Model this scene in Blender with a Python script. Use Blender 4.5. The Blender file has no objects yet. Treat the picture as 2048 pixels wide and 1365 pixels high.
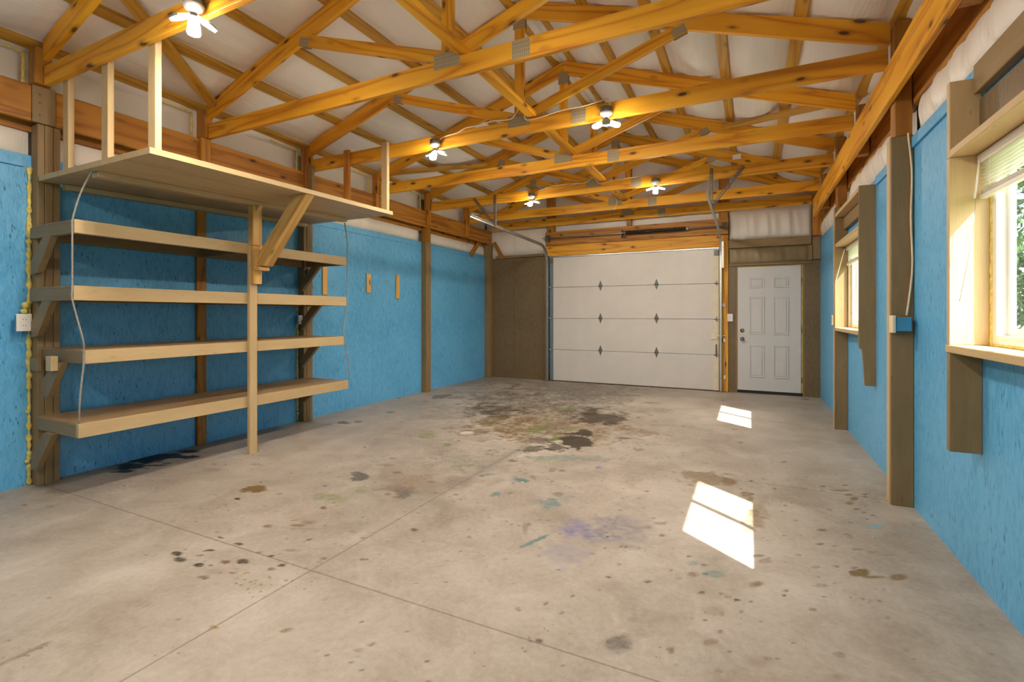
import bpy, bmesh, math, random
import numpy as np
from mathutils import Vector, Matrix

# ------------------------------------------------------------------ camera, light, exposure
SC = bpy.context.scene
COL = SC.collection
YAW = math.atan2(475.0, 975.0)
cam = bpy.data.cameras.new('camera')
cam.sensor_width = 36.0
cam.lens = 975.0 / 2048.0 * 36.0
cam.shift_y = -53.5 / 2048.0
cam.clip_start = 0.05
cam.clip_end = 300
camo = bpy.data.objects.new('camera', cam)
COL.objects.link(camo)
camo.location = (0, 0, 1.27)
camo.rotation_euler = (math.pi / 2, 0, YAW)
SC.camera = camo

SC.view_settings.view_transform = 'Standard'
SC.view_settings.look = 'None'
SC.view_settings.gamma = 1.0
SC.view_settings.exposure = 0.0
SC.view_settings.use_curve_mapping = False
try:
    SC.cycles.use_denoising = True
    SC.cycles.diffuse_bounces = 7
    SC.cycles.max_bounces = 12
    SC.cycles.sample_clamp_indirect = 6.0
except Exception:
    pass

SUN_DIR = Vector((0.774 * math.cos(math.radians(46.4)), -0.633 * math.cos(math.radians(46.4)), math.sin(math.radians(46.4))))
world = bpy.data.worlds.new('world')
SC.world = world
world.use_nodes = True
wn = world.node_tree
wn.nodes.clear()
sky = wn.nodes.new('ShaderNodeTexSky')
sky.sky_type = 'NISHITA'
sky.sun_disc = False
sky.sun_elevation = math.radians(46.4)
sky.sun_rotation = math.atan2(SUN_DIR.x, SUN_DIR.y)
sky.air_density = 1.0
sky.dust_density = 3.0
bgn = wn.nodes.new('ShaderNodeBackground')
bgn.inputs['Strength'].default_value = 1.0
wo = wn.nodes.new('ShaderNodeOutputWorld')
wn.links.new(sky.outputs[0], bgn.inputs[0])
wn.links.new(bgn.outputs[0], wo.inputs[0])

sun = bpy.data.lights.new('sun', 'SUN')
sun.energy = 21.0
sun.angle = math.radians(0.5)
sun.color = (1.0, 0.96, 0.9)
suno = bpy.data.objects.new('sun', sun)
COL.objects.link(suno)
suno.location = (8, -6, 9)
suno.rotation_euler = SUN_DIR.to_track_quat('Z', 'Y').to_euler()

LAMP_L = 640.0          # radiance of the glowing lamp panels
LAMP_COL = (1.0, 0.89, 0.75)

RNG = random.Random(7)
PI = math.pi

# ------------------------------------------------------------------ room numbers (metres)
XL, XR = -4.82, 0.97         # wall faces
YB, YF = 8.73, -2.0          # back wall, wall behind the camera
XC = -1.93                   # ridge
TY = [0.5 - 1.203 * 2 + 1.203 * k for k in range(0, 9)]   # -1.906, -0.703, 0.5, 1.703 ... 7.718
ZG = 2.945                   # underside of the trusses

# ------------------------------------------------------------------ materials
def mat(name):
    m = bpy.data.materials.new(name)
    m.use_nodes = True
    nt = m.node_tree
    b = nt.nodes['Principled BSDF']
    return m, nt, b

def N(nt, t, **kw):
    n = nt.nodes.new(t)
    for k, v in kw.items():
        setattr(n, k, v)
    return n

def ramp(nt, stops, src=None):
    r = nt.nodes.new('ShaderNodeValToRGB')
    e = r.color_ramp.elements
    while len(e) < len(stops):
        e.new(0.5)
    for el, (p, c) in zip(e, stops):
        el.position = p
        el.color = (c[0], c[1], c[2], 1) if not isinstance(c, (int, float)) else (c, c, c, 1)
    if src is not None:
        nt.links.new(src, r.inputs[0])
    return r

def mixc(nt, fac, a, b, mode='MIX'):
    m = nt.nodes.new('ShaderNodeMix')
    m.data_type = 'RGBA'
    m.blend_type = mode
    for key, v in ((0, fac), (6, a), (7, b)):
        if isinstance(v, (int, float)):
            m.inputs[key].default_value = v
        elif isinstance(v, tuple):
            m.inputs[key].default_value = (v[0], v[1], v[2], 1)
        else:
            nt.links.new(v, m.inputs[key])
    return m.outputs[2]

def mth(nt, op, a, b=None, clamp=False):
    m = nt.nodes.new('ShaderNodeMath')
    m.operation = op
    m.use_clamp = clamp
    for i, v in enumerate((a, b)):
        if v is None:
            continue
        if isinstance(v, (int, float)):
            m.inputs[i].default_value = v
        else:
            nt.links.new(v, m.inputs[i])
    return m.outputs[0]

def mapping(nt, src, scale, loc=(0, 0, 0)):
    mp = nt.nodes.new('ShaderNodeMapping')
    mp.inputs['Scale'].default_value = scale
    mp.inputs['Location'].default_value = loc
    nt.links.new(src, mp.inputs[0])
    return mp.outputs[0]

def noise(nt, vec, scale, detail=4, rough=0.6, dist=0.0):
    n = nt.nodes.new('ShaderNodeTexNoise')
    n.inputs['Scale'].default_value = scale
    n.inputs['Detail'].default_value = detail
    n.inputs['Roughness'].default_value = rough
    n.inputs['Distortion'].default_value = dist
    nt.links.new(vec, n.inputs['Vector'])
    return n.outputs[0]

def bump(nt, b, h, strength=0.3, dist=0.01):
    n = nt.nodes.new('ShaderNodeBump')
    n.inputs['Strength'].default_value = strength
    n.inputs['Distance'].default_value = dist
    nt.links.new(h, n.inputs['Height'])
    nt.links.new(n.outputs[0], b.inputs['Normal'])

def wood(name, light, mid, dark, knot=0.95, rough=0.55, grain=1.0, wear=None):
    """lumber: attribute 'gr' holds (length, across, thickness) in metres"""
    m, nt, b = mat(name)
    at = N(nt, 'ShaderNodeAttribute', attribute_name='gr')
    v = at.outputs['Vector']
    warp = noise(nt, mapping(nt, v, (1.3, 5, 5)), 1.0, 2, 0.5)
    rings = noise(nt, mapping(nt, v, (0.42, 5.5, 5.5)), 1.0, 1.5, 0.45, 0.25)
    pp = mth(nt, 'PINGPONG', mth(nt, 'MULTIPLY', rings, 13.0), 1.0)
    late = mth(nt, 'POWER', pp, 2.4)
    fine = noise(nt, mapping(nt, v, (4, 130, 130)), 1.0, 3, 0.7)
    k = N(nt, 'ShaderNodeTexVoronoi', feature='F1')
    k.inputs['Scale'].default_value = 1.0
    nt.links.new(mapping(nt, v, (3.6, 9.5, 9.5)), k.inputs['Vector'])
    kn = mth(nt, 'ADD', k.outputs['Distance'], mth(nt, 'MULTIPLY', mth(nt, 'SUBTRACT', warp, 0.5), 0.10))
    kr = ramp(nt, [(0.0, 1.0), (0.10, 0.95), (0.14, 0.35), (0.27, 0.0)], kn)
    g = mth(nt, 'ADD', mth(nt, 'MULTIPLY', late, 0.52 * grain), mth(nt, 'MULTIPLY', fine, 0.45))
    g = mth(nt, 'ADD', g, mth(nt, 'MULTIPLY', mth(nt, 'SUBTRACT', warp, 0.5), 0.5))
    base = ramp(nt, [(0.10, light), (0.5, mid), (0.98, dark)], g).outputs[0]
    dk = tuple(c * 0.16 for c in dark)
    col = mixc(nt, mth(nt, 'MULTIPLY', kr.outputs[0], knot), base, dk)
    # board to board tone
    oi = N(nt, 'ShaderNodeObjectInfo')
    tone = ramp(nt, [(0.0, 0.86), (1.0, 1.10)], oi.outputs['Random'])
    col = mixc(nt, 1.0, col, tone.outputs[0], 'MULTIPLY')
    nt.links.new(col, b.inputs['Base Color'])
    b.inputs['Roughness'].default_value = rough
    bump(nt, b, fine, 0.12, 0.002)
    return m

M = {}
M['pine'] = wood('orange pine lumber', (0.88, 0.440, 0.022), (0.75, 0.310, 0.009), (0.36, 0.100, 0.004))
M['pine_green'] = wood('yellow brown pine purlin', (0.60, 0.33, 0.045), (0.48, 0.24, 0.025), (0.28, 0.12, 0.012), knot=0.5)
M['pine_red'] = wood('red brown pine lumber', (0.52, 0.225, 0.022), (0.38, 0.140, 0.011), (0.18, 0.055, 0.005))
M['pine_new'] = wood('fresh yellow pine', (0.80, 0.50, 0.17), (0.68, 0.38, 0.10), (0.46, 0.22, 0.045), knot=0.7)

def painted(name, a, b_, scratch=0.35, rough=0.55):
    m, nt, b = mat(name)
    at = N(nt, 'ShaderNodeAttribute', attribute_name='gr')
    v = at.outputs['Vector']
    n1 = noise(nt, mapping(nt, v, (1.5, 6, 6)), 1.0, 5, 0.65)
    n2 = noise(nt, mapping(nt, v, (6, 120, 120)), 1.0, 3, 0.6)
    g = mth(nt, 'ADD', mth(nt, 'MULTIPLY', n1, 0.7), mth(nt, 'MULTIPLY', n2, 0.3))
    base = ramp(nt, [(0.35, a), (0.66, b_)], g).outputs[0]
    k = N(nt, 'ShaderNodeTexVoronoi', feature='F1')
    nt.links.new(mapping(nt, v, (5, 17, 17)), k.inputs['Vector'])
    k.inputs['Scale'].default_value = 1.0
    kr = ramp(nt, [(0.0, 1.0), (0.07, 0.7), (0.10, 0.0)], k.outputs['Distance'])
    col = mixc(nt, mth(nt, 'MULTIPLY', kr.outputs[0], scratch), base, tuple(c * 0.3 for c in b_))
    nt.links.new(col, b.inputs['Base Color'])
    b.inputs['Roughness'].default_value = rough
    bump(nt, b, n2, 0.15, 0.002)
    return m

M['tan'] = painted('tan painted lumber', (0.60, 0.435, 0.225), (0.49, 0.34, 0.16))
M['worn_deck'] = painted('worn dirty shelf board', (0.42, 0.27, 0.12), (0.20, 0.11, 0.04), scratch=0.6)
M['taupe'] = painted('brown and shaded tan painted lumber', (0.30, 0.195, 0.082), (0.21, 0.13, 0.05))  # brown paint; on posts and shelf rails, tan paint with shade put in

def osb(name, a, b_, dark, flake=(46, 46, 13), rough=0.40, bstr=0.35, amt=0.75):
    """painted strand board; object coordinates, strands run upright"""
    m, nt, b = mat(name)
    tc = N(nt, 'ShaderNodeTexCoord')
    v = tc.outputs['Object']
    big = noise(nt, v, 1.3, 3, 0.5)
    vo = N(nt, 'ShaderNodeTexVoronoi', feature='F1')
    vo.inputs['Scale'].default_value = 1.0
    wv = N(nt, 'ShaderNodeVectorMath', operation='ADD')
    nz = N(nt, 'ShaderNodeTexNoise')
    nz.inputs['Scale'].default_value = 6.0
    nt.links.new(v, nz.inputs['Vector'])
    sc = N(nt, 'ShaderNodeVectorMath', operation='SCALE')
    sc.inputs['Scale'].default_value = 0.05
    nt.links.new(nz.outputs['Color'], sc.inputs[0])
    nt.links.new(v, wv.inputs[0])
    nt.links.new(sc.outputs[0], wv.inputs[1])
    nt.links.new(mapping(nt, wv.outputs[0], flake), vo.inputs['Vector'])
    fl = noise(nt, mapping(nt, wv.outputs[0], flake), 1.0, 4, 0.7, 0.4)
    g = mth(nt, 'ADD', mth(nt, 'MULTIPLY', fl, 0.8), mth(nt, 'MULTIPLY', big, 0.35))
    base = ramp(nt, [(0.36, b_), (0.62, a)], g).outputs[0]
    pit = ramp(nt, [(0.0, 1.0), (0.17, 0.8), (0.26, 0.0)], vo.outputs['Distance'])
    gate = ramp(nt, [(0.45, 0.0), (0.6, 1.0)], noise(nt, v, 9.0, 3, 0.6))
    pf = mth(nt, 'MULTIPLY', mth(nt, 'MULTIPLY', pit.outputs[0], gate.outputs[0]), amt)
    col = mixc(nt, pf, base, dark)
    nt.links.new(col, b.inputs['Base Color'])
    b.inputs['Roughness'].default_value = rough
    h = mth(nt, 'SUBTRACT', fl, mth(nt, 'MULTIPLY', pf, 0.8))
    bump(nt, b, h, bstr, 0.006)
    return m

M['blue'] = osb('blue painted strand board', (0.140, 0.465, 0.77), (0.050, 0.315, 0.605), (0.008, 0.07, 0.19), bstr=0.9)
M['brown'] = osb('brown painted strand board', (0.185, 0.122, 0.055), (0.12, 0.078, 0.032), (0.04, 0.026, 0.010))

def vinyl(name, col, col2, wr=(3, 30, 3), rough=0.45, bstr=0.5):
    m, nt, b = mat(name)
    tc = N(nt, 'ShaderNodeTexCoord')
    v = tc.outputs['Object']
    n1 = noise(nt, mapping(nt, v, wr), 1.0, 4, 0.6, 0.8)
    n2 = noise(nt, v, 1.1, 2, 0.5)
    base = ramp(nt, [(0.3, col), (0.7, col2)], n2).outputs[0]
    nt.links.new(base, b.inputs['Base Color'])
    b.inputs['Roughness'].default_value = rough
    bump(nt, b, n1, bstr, 0.012)
    return m

M['vinyl'] = vinyl('white vinyl insulation facing', (0.86, 0.82, 0.76), (0.78, 0.73, 0.66), (26, 1.6, 8), 0.45, 0.45)
M['vinyl_wall'] = vinyl('white vinyl wall insulation', (0.86, 0.80, 0.71), (0.77, 0.70, 0.60), (13, 13, 1.8), 0.40, 0.55)
M['vinyl_brown'] = vinyl('brown painted insulation facing', (0.30, 0.22, 0.11), (0.23, 0.16, 0.075), (14, 14, 2.0), 0.45, 0.5)

def plain(name, col, rough=0.5, metal=0.0, nscale=None, amt=0.12, bstr=0.0):
    m, nt, b = mat(name)
    tc = N(nt, 'ShaderNodeTexCoord')
    n = noise(nt, tc.outputs['Object'], nscale or 14.0, 4, 0.6)
    c1 = tuple(min(1, c * (1 + amt)) for c in col)
    c2 = tuple(c * (1 - amt) for c in col)
    nt.links.new(ramp(nt, [(0.3, c2), (0.7, c1)], n).outputs[0], b.inputs['Base Color'])
    b.inputs['Roughness'].default_value = rough
    b.inputs['Metallic'].default_value = metal
    if bstr:
        bump(nt, b, n, bstr, 0.004)
    return m

M['door_white'] = plain('off white door paint', (0.64, 0.59, 0.535), 0.38, nscale=3, amt=0.04)
M['man_white'] = plain('white painted steel door', (0.62, 0.60, 0.58), 0.40, nscale=3, amt=0.03)
M['cream'] = plain('cream painted stile', (0.74, 0.64, 0.47), 0.5, nscale=6, amt=0.08)
M['vinyl_frame'] = plain('white vinyl window frame', (0.85, 0.84, 0.80), 0.35, nscale=4, amt=0.03)
M['blind'] = plain('white blind slat', (0.82, 0.78, 0.70), 0.35, nscale=4, amt=0.03)
M['plastic_white'] = plain('white plastic', (0.80, 0.76, 0.68), 0.35, nscale=20, amt=0.04)
M['plastic_cream'] = plain('cream plastic', (0.80, 0.68, 0.48), 0.35, nscale=20, amt=0.04)
M['box_blue'] = plain('blue plastic box', (0.06, 0.28, 0.48), 0.45, nscale=10)
M['steel'] = plain('galvanized steel', (0.50, 0.50, 0.47), 0.38, 0.85, nscale=40, amt=0.2)
M['steel_dark'] = plain('dull grey steel', (0.16, 0.165, 0.15), 0.5, 0.6, nscale=30, amt=0.25)
M['steel_blue'] = plain('shaded grey blue steel stile', (0.20, 0.25, 0.30), 0.45, 0.4, nscale=8, amt=0.1)  # galvanized left stile, its shadow put into the darker colour
M['black'] = plain('black steel spring', (0.012, 0.012, 0.014), 0.45, 0.3, nscale=30)
M['rubber'] = plain('black rubber', (0.02, 0.02, 0.02), 0.7, nscale=20)
M['brass'] = plain('brass', (0.85, 0.62, 0.28), 0.2, 1.0, nscale=30, amt=0.05)
M['nickel'] = plain('dark nickel', (0.30, 0.27, 0.24), 0.25, 1.0, nscale=30, amt=0.1)
M['porcelain'] = plain('white porcelain', (0.86, 0.80, 0.70), 0.25, nscale=20, amt=0.03)
M['lamp_frame'] = plain('grey aluminium lamp body', (0.42, 0.40, 0.38), 0.4, 0.7, nscale=30)
M['led_off'] = plain('unlit lamp cover', (0.75, 0.72, 0.66), 0.4, nscale=30, amt=0.03)
M['cable'] = plain('cream sheathed cable', (0.80, 0.62, 0.40), 0.45, nscale=20, amt=0.08)
M['rope'] = plain('grey rope', (0.32, 0.29, 0.25), 0.8, nscale=200, amt=0.5, bstr=0.5)
M['foam'] = plain('yellow spray foam', (0.78, 0.60, 0.16), 0.7, nscale=40, amt=0.25, bstr=0.9)
M['paper'] = plain('white paper tag', (0.80, 0.76, 0.70), 0.7, nscale=9, amt=0.05)
M['siding'] = plain('white outside siding', (0.8, 0.8, 0.78), 0.5)
M['dark'] = plain('dark shaded door gap', (0.02, 0.018, 0.015), 0.8)
M['grass'] = plain('mown grass', (0.16, 0.24, 0.07), 0.9, nscale=3, amt=0.4)
M['leaf'] = plain('green leaves', (0.07, 0.13, 0.03), 0.6, nscale=5, amt=0.5)
M['bark'] = plain('grey bark', (0.16, 0.12, 0.09), 0.9, nscale=12, amt=0.3)

def gusset():
    m, nt, b = mat('stamped steel truss plate')
    at = N(nt, 'ShaderNodeAttribute', attribute_name='gr')
    w = N(nt, 'ShaderNodeTexWave', wave_type='BANDS', bands_direction='X', wave_profile='SIN')
    w.inputs['Scale'].default_value = 22.0
    w.inputs['Distortion'].default_value = 0.4
    nt.links.new(at.outputs['Vector'], w.inputs['Vector'])
    w2 = N(nt, 'ShaderNodeTexWave', wave_type='BANDS', bands_direction='Y', wave_profile='SIN')
    w2.inputs['Scale'].default_value = 11.0
    nt.links.new(at.outputs['Vector'], w2.inputs['Vector'])
    f = mth(nt, 'MULTIPLY', w.outputs['Fac'], mth(nt, 'ADD', mth(nt, 'MULTIPLY', w2.outputs['Fac'], 0.5), 0.5))
    c = ramp(nt, [(0.15, (0.46, 0.37, 0.22)), (0.7, (0.24, 0.19, 0.115))], f)
    nt.links.new(c.outputs[0], b.inputs['Base Color'])
    b.inputs['Metallic'].default_value = 0.15
    b.inputs['Roughness'].default_value = 0.5
    bump(nt, b, f, 0.4, 0.002)
    return m
M['gusset'] = gusset()

def glow():
    m, nt, b = mat('glowing lamp panel')
    b.inputs['Base Color'].default_value = (0.9, 0.9, 0.9, 1)
    b.inputs['Emission Color'].default_value = LAMP_COL + (1,)
    b.inputs['Emission Strength'].default_value = LAMP_L
    return m
M['glow'] = glow()

def glass():
    m, nt, b = mat('window glass')
    nt.nodes.clear()
    g = N(nt, 'ShaderNodeBsdfGlossy')
    g.inputs['Roughness'].default_value = 0.02
    t = N(nt, 'ShaderNodeBsdfTransparent')
    t.inputs['Color'].default_value = (0.93, 0.95, 0.94, 1)
    mx = N(nt, 'ShaderNodeMixShader')
    o = N(nt, 'ShaderNodeOutputMaterial')
    mx.inputs[0].default_value = 0.04
    nt.links.new(t.outputs[0], mx.inputs[1])
    nt.links.new(g.outputs[0], mx.inputs[2])
    nt.links.new(mx.outputs[0], o.inputs[0])
    return m
M['glass'] = glass()

def concrete():
    m, nt, b = mat('stained concrete floor')
    geo = N(nt, 'ShaderNodeNewGeometry')
    P = geo.outputs['Position']
    big = noise(nt, P, 0.55, 4, 0.55)
    midn = noise(nt, P, 3.2, 6, 0.68, 0.6)
    fine = noise(nt, P, 34.0, 5, 0.75)
    grit = noise(nt, P, 220.0, 3, 0.7)
    g = mth(nt, 'ADD', mth(nt, 'MULTIPLY', big, 0.42), mth(nt, 'MULTIPLY', midn, 0.38))
    g = mth(nt, 'ADD', g, mth(nt, 'MULTIPLY', fine, 0.20))
    base = ramp(nt, [(0.37, (0.245, 0.195, 0.145)), (0.50, (0.385, 0.33, 0.27)), (0.62, (0.51, 0.455, 0.39))], g).outputs[0]
    base = mixc(nt, mth(nt, 'MULTIPLY', mth(nt, 'SUBTRACT', grit, 0.5), 0.5, True), base, (0.22, 0.17, 0.12))
    # small random brown flecks, thicker in the worked area
    vor = N(nt, 'ShaderNodeTexVoronoi', feature='F1')
    vor.inputs['Scale'].default_value = 26.0
    vor.inputs['Randomness'].default_value = 1.0
    nt.links.new(P, vor.inputs['Vector'])
    thr = ramp(nt, [(0.46, 0.0), (0.68, 0.34)], noise(nt, P, 2.1, 4, 0.6))
    fl = mth(nt, 'SUBTRACT', thr.outputs[0], mth(nt, 'ADD', vor.outputs['Distance'], mth(nt, 'MULTIPLY', fine, 0.10)))
    fl = ramp(nt, [(0.0, 0.0), (0.06, 1.0)], fl)
    base = mixc(nt, mth(nt, 'MULTIPLY', fl.outputs[0], 0.55), base, (0.15, 0.085, 0.04))
    # trowel scratches
    sx = noise(nt, mapping(nt, P, (60, 2.2, 1)), 1.0, 3, 0.7, 1.2)
    sr = ramp(nt, [(0.66, 0.0), (0.74, 1.0)], sx)
    base = mixc(nt, mth(nt, 'MULTIPLY', sr.outputs[0], 0.22), base, (0.25, 0.18, 0.12))
    # spills stored per vertex as colour and strength, broken up by noise
    at = N(nt, 'ShaderNodeAttribute', attribute_name='spill')
    al = N(nt, 'ShaderNodeAttribute', attribute_name='spill_strength')
    rag = mth(nt, 'ADD', mth(nt, 'MULTIPLY', mth(nt, 'SUBTRACT', fine, 0.5), 2.6), mth(nt, 'MULTIPLY', mth(nt, 'SUBTRACT', midn, 0.5), 1.0))
    a0 = al.outputs['Fac']
    edge = mth(nt, 'MULTIPLY', a0, mth(nt, 'SUBTRACT', 1.03, a0))
    a1 = mth(nt, 'ADD', a0, mth(nt, 'MULTIPLY', mth(nt, 'MULTIPLY', edge, 3.0), rag), True)
    base = mixc(nt, a1, base, at.outputs['Color'])
    # saw cut control joints
    sp = N(nt, 'ShaderNodeSeparateXYZ')
    nt.links.new(P, sp.inputs[0])
    lw = mth(nt, 'MULTIPLY', mth(nt, 'SUBTRACT', fine, 0.5), 0.004)
    lines = None
    for out, pos in (('Y', 1.735), ('Y', 4.11), ('X', -1.953), ('Y', 6.5), ('Y', -0.65)):
        d = mth(nt, 'ABSOLUTE', mth(nt, 'SUBTRACT', sp.outputs[out], pos))
        d = mth(nt, 'ADD', d, lw)
        r = ramp(nt, [(0.0025, 1.0), (0.0045, 0.0)], d).outputs[0]
        lines = r if lines is None else mth(nt, 'MAXIMUM', lines, r)
    base = mixc(nt, mth(nt, 'MULTIPLY', lines, 0.72), base, (0.10, 0.06, 0.035))
    # grey dust band that follows the long joint
    d = mth(nt, 'ABSOLUTE', mth(nt, 'SUBTRACT', sp.outputs['X'], -1.955))
    band = ramp(nt, [(0.0, 1.0), (0.045, 0.5), (0.11, 0.0)], d).outputs[0]
    yb = ramp(nt, [(0.26, 0.0), (0.34, 1.0), (0.56, 0.9), (0.64, 0.0)], mth(nt, 'MULTIPLY', sp.outputs['Y'], 0.1)).outputs[0]
    base = mixc(nt, mth(nt, 'MULTIPLY', mth(nt, 'MULTIPLY', band, yb), mth(nt, 'MULTIPLY', midn, 0.85)), base, (0.16, 0.13, 0.12))
    nt.links.new(base, b.inputs['Base Color'])
    rr = ramp(nt, [(0.3, 0.42), (0.7, 0.62)], midn)
    nt.links.new(rr.outputs[0], b.inputs['Roughness'])
    bump(nt, b, mth(nt, 'SUBTRACT', mth(nt, 'ADD', mth(nt, 'MULTIPLY', fine, 0.3), grit), mth(nt, 'MULTIPLY', lines, 2.0)), 0.12, 0.003)
    return m
M['concrete'] = concrete()

# ------------------------------------------------------------------ object helpers
def tag(o, label=None, cat=None, group=None, kind=None):
    if label: o['label'] = label
    if cat: o['category'] = cat
    if group: o['group'] = group
    if kind: o['kind'] = kind
    return o

def thing(name, label, cat, loc, group=None, kind=None):
    o = bpy.data.objects.new(name, None)
    o.empty_display_size = 0.1
    COL.objects.link(o)
    o.location = loc
    o['_p'] = 0
    del o['_p']
    return tag(o, label, cat, group, kind)

def wloc(o):
    v = Vector((0, 0, 0))
    while o is not None:
        v = v + Vector(o.location)
        o = o.parent
    return v

class MB:
    """collects shapes in world coordinates with a grain coordinate for every vertex"""
    def __init__(s):
        s.v = []; s.g = []; s.f = []; s.sm = []
    def add(s, vs, fs, gs=None, smooth=False):
        o = len(s.v)
        s.v += [tuple(v) for v in vs]
        s.g += [tuple(g) for g in (gs or vs)]
        s.f += [tuple(i + o for i in f) for f in fs]
        s.sm += [smooth] * len(fs)
        return s
    def box(s, x0, x1, y0, y1, z0, z1, axis=None, bev=0.0):
        c = Vector(((x0 + x1) / 2, (y0 + y1) / 2, (z0 + z1) / 2))
        d = (abs(x1 - x0), abs(y1 - y0), abs(z1 - z0))
        if axis is None:
            axis = max(range(3), key=lambda i: d[i])
        oth = [i for i in range(3) if i != axis]
        if d[oth[0]] < d[oth[1]]:
            oth.reverse()
        ax = [Vector((1, 0, 0)), Vector((0, 1, 0)), Vector((0, 0, 1))]
        return s.brd(c - ax[axis] * d[axis] / 2, c + ax[axis] * d[axis] / 2, ax[oth[0]], d[oth[0]], d[oth[1]], bev)
    def brd(s, p0, p1, wdir, w, t, bev=0.003):
        """lumber from p0 to p1, width w along wdir, thickness t across"""
        p0 = Vector(p0); p1 = Vector(p1)
        L = (p1 - p0).length
        ex = (p1 - p0).normalized()
        ey = Vector(wdir); ey = (ey - ex * ey.dot(ex)).normalized()
        ez = ex.cross(ey)
        bm = bmesh.new()
        bmesh.ops.create_cube(bm, size=1.0)
        for v in bm.verts:
            v.co = Vector((v.co.x * L, v.co.y * w, v.co.z * t))
        if bev > 0:
            bmesh.ops.bevel(bm, geom=list(bm.edges), offset=min(bev, t * 0.2, w * 0.2, L * 0.2), segments=1, affect='EDGES', profile=0.5)
        bm.verts.ensure_lookup_table()
        off = (RNG.uniform(0, 40), RNG.uniform(0, 40), RNG.uniform(0, 40))
        c = (p0 + p1) / 2
        vs = [c + ex * v.co.x + ey * v.co.y + ez * v.co.z for v in bm.verts]
        gs = [(v.co.x + off[0], v.co.y + off[1], v.co.z + off[2]) for v in bm.verts]
        fs = [[v.index for v in f.verts] for f in bm.faces]
        bm.free()
        return s.add(vs, fs, gs)
    def prism(s, poly, axis, a0, a1, gdir=None, bev=0.0):
        """poly: 2D points in the plane across axis ('x': (y,z), 'y': (x,z), 'z': (x,y))"""
        ar = sum(poly[i][0] * poly[(i + 1) % len(poly)][1] - poly[(i + 1) % len(poly)][0] * poly[i][1] for i in range(len(poly)))
        if ar < 0: poly = poly[::-1]
        def P(p, a):
            return {'x': (a, p[0], p[1]), 'y': (p[0], a, p[1]), 'z': (p[0], p[1], a)}[axis]
        n = len(poly)
        vs = [P(p, a0) for p in poly] + [P(p, a1) for p in poly]
        fs = [list(range(n)), [n + i for i in range(n)][::-1]]
        for i in range(n):
            j = (i + 1) % n
            fs.append([i, n + i, n + j, j])
        if axis == 'y':
            pass
        off = (RNG.uniform(0, 40), RNG.uniform(0, 40), RNG.uniform(0, 40))
        g = Vector((1, 0)) if gdir is None else Vector(gdir).normalized()
        gp = Vector((-g[1], g[0]))
        gs = []
        for a in (a0, a1):
            for p in poly:
                q = Vector(p)
                gs.append((q.dot(g) + off[0], q.dot(gp) + off[1], a + off[2]))
        return s.add(vs, fs, gs)
    def tube(s, pts, r, n=8, cap=True):
        pts = [Vector(p) for p in pts]
        rings = []
        up = Vector((0, 0, 1))
        t0 = (pts[1] - pts[0]).normalized()
        if abs(t0.dot(up)) > 0.95: up = Vector((1, 0, 0))
        nrm = (up - t0 * up.dot(t0)).normalized()
        vs = []; gs = []; L = 0
        for i, p in enumerate(pts):
            t = (pts[min(i + 1, len(pts) - 1)] - pts[max(i - 1, 0)]).normalized()
            nrm = (nrm - t * nrm.dot(t)).normalized()
            bn = t.cross(nrm)
            rr = r[i] if isinstance(r, (list, tuple)) else r
            if i: L += (p - pts[i - 1]).length
            for k in range(n):
                a = 2 * PI * k / n
                vs.append(p + nrm * math.cos(a) * rr + bn * math.sin(a) * rr)
                gs.append((L, math.cos(a) * rr, math.sin(a) * rr))
        fs = []
        for i in range(len(pts) - 1):
            for k in range(n):
                k2 = (k + 1) % n
                fs.append([i * n + k, i * n + k2, (i + 1) * n + k2, (i + 1) * n + k])
        if cap:
            fs.append(list(range(n))[::-1])
            fs.append([(len(pts) - 1) * n + k for k in range(n)])
        return s.add(vs, fs, gs, smooth=True)
    def lathe(s, prof, c, ax, n=16):
        """prof: (distance along ax, radius)"""
        c = Vector(c); ax = Vector(ax).normalized()
        return s.tube_r([c + ax * a for a, r in prof], [max(r, 1e-4) for a, r in prof], ax, n)
    def tube_r(s, pts, rs, ax, n):
        up = Vector((0, 0, 1)) if abs(ax.z) < 0.9 else Vector((1, 0, 0))
        nrm = (up - ax * up.dot(ax)).normalized(); bn = ax.cross(nrm)
        vs = []
        for p, r in zip(pts, rs):
            for k in range(n):
                a = 2 * PI * k / n
                vs.append(p + nrm * math.cos(a) * r + bn * math.sin(a) * r)
        fs = []
        for i in range(len(pts) - 1):
            for k in range(n):
                k2 = (k + 1) % n
                fs.append([i * n + k, i * n + k2, (i + 1) * n + k2, (i + 1) * n + k])
        fs.append(list(range(n))[::-1]); fs.append([(len(pts) - 1) * n + k for k in range(n)])
        return s.add(vs, fs, None, smooth=True)
    def build(s, name, material, parent=None, origin=None):
        vs = np.array(s.v, dtype=float)
        if origin is None:
            lo, hi = vs.min(0), vs.max(0)
            origin = Vector(((lo[0] + hi[0]) / 2, (lo[1] + hi[1]) / 2, lo[2]))
        else:
            origin = Vector(origin)
        me = bpy.data.meshes.new(name)
        me.from_pydata([tuple(v) for v in (vs - np.array(origin))], [], s.f)
        me.polygons.foreach_set('use_smooth', s.sm)
        a = me.attributes.new('gr', 'FLOAT_VECTOR', 'POINT')
        a.data.foreach_set('vector', np.array(s.g, dtype=float).ravel())
        bm = bmesh.new(); bm.from_mesh(me)
        bmesh.ops.recalc_face_normals(bm, faces=list(bm.faces))
        bm.to_mesh(me); bm.free()
        if isinstance(material, (list, tuple)):
            for m_ in material: me.materials.append(m_)
        else:
            me.materials.append(material)
        me.update()
        o = bpy.data.objects.new(name, me)
        COL.objects.link(o)
        if parent is not None:
            o.parent = parent
            o.location = origin - wloc(parent)
        else:
            o.location = origin
        return o

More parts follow.
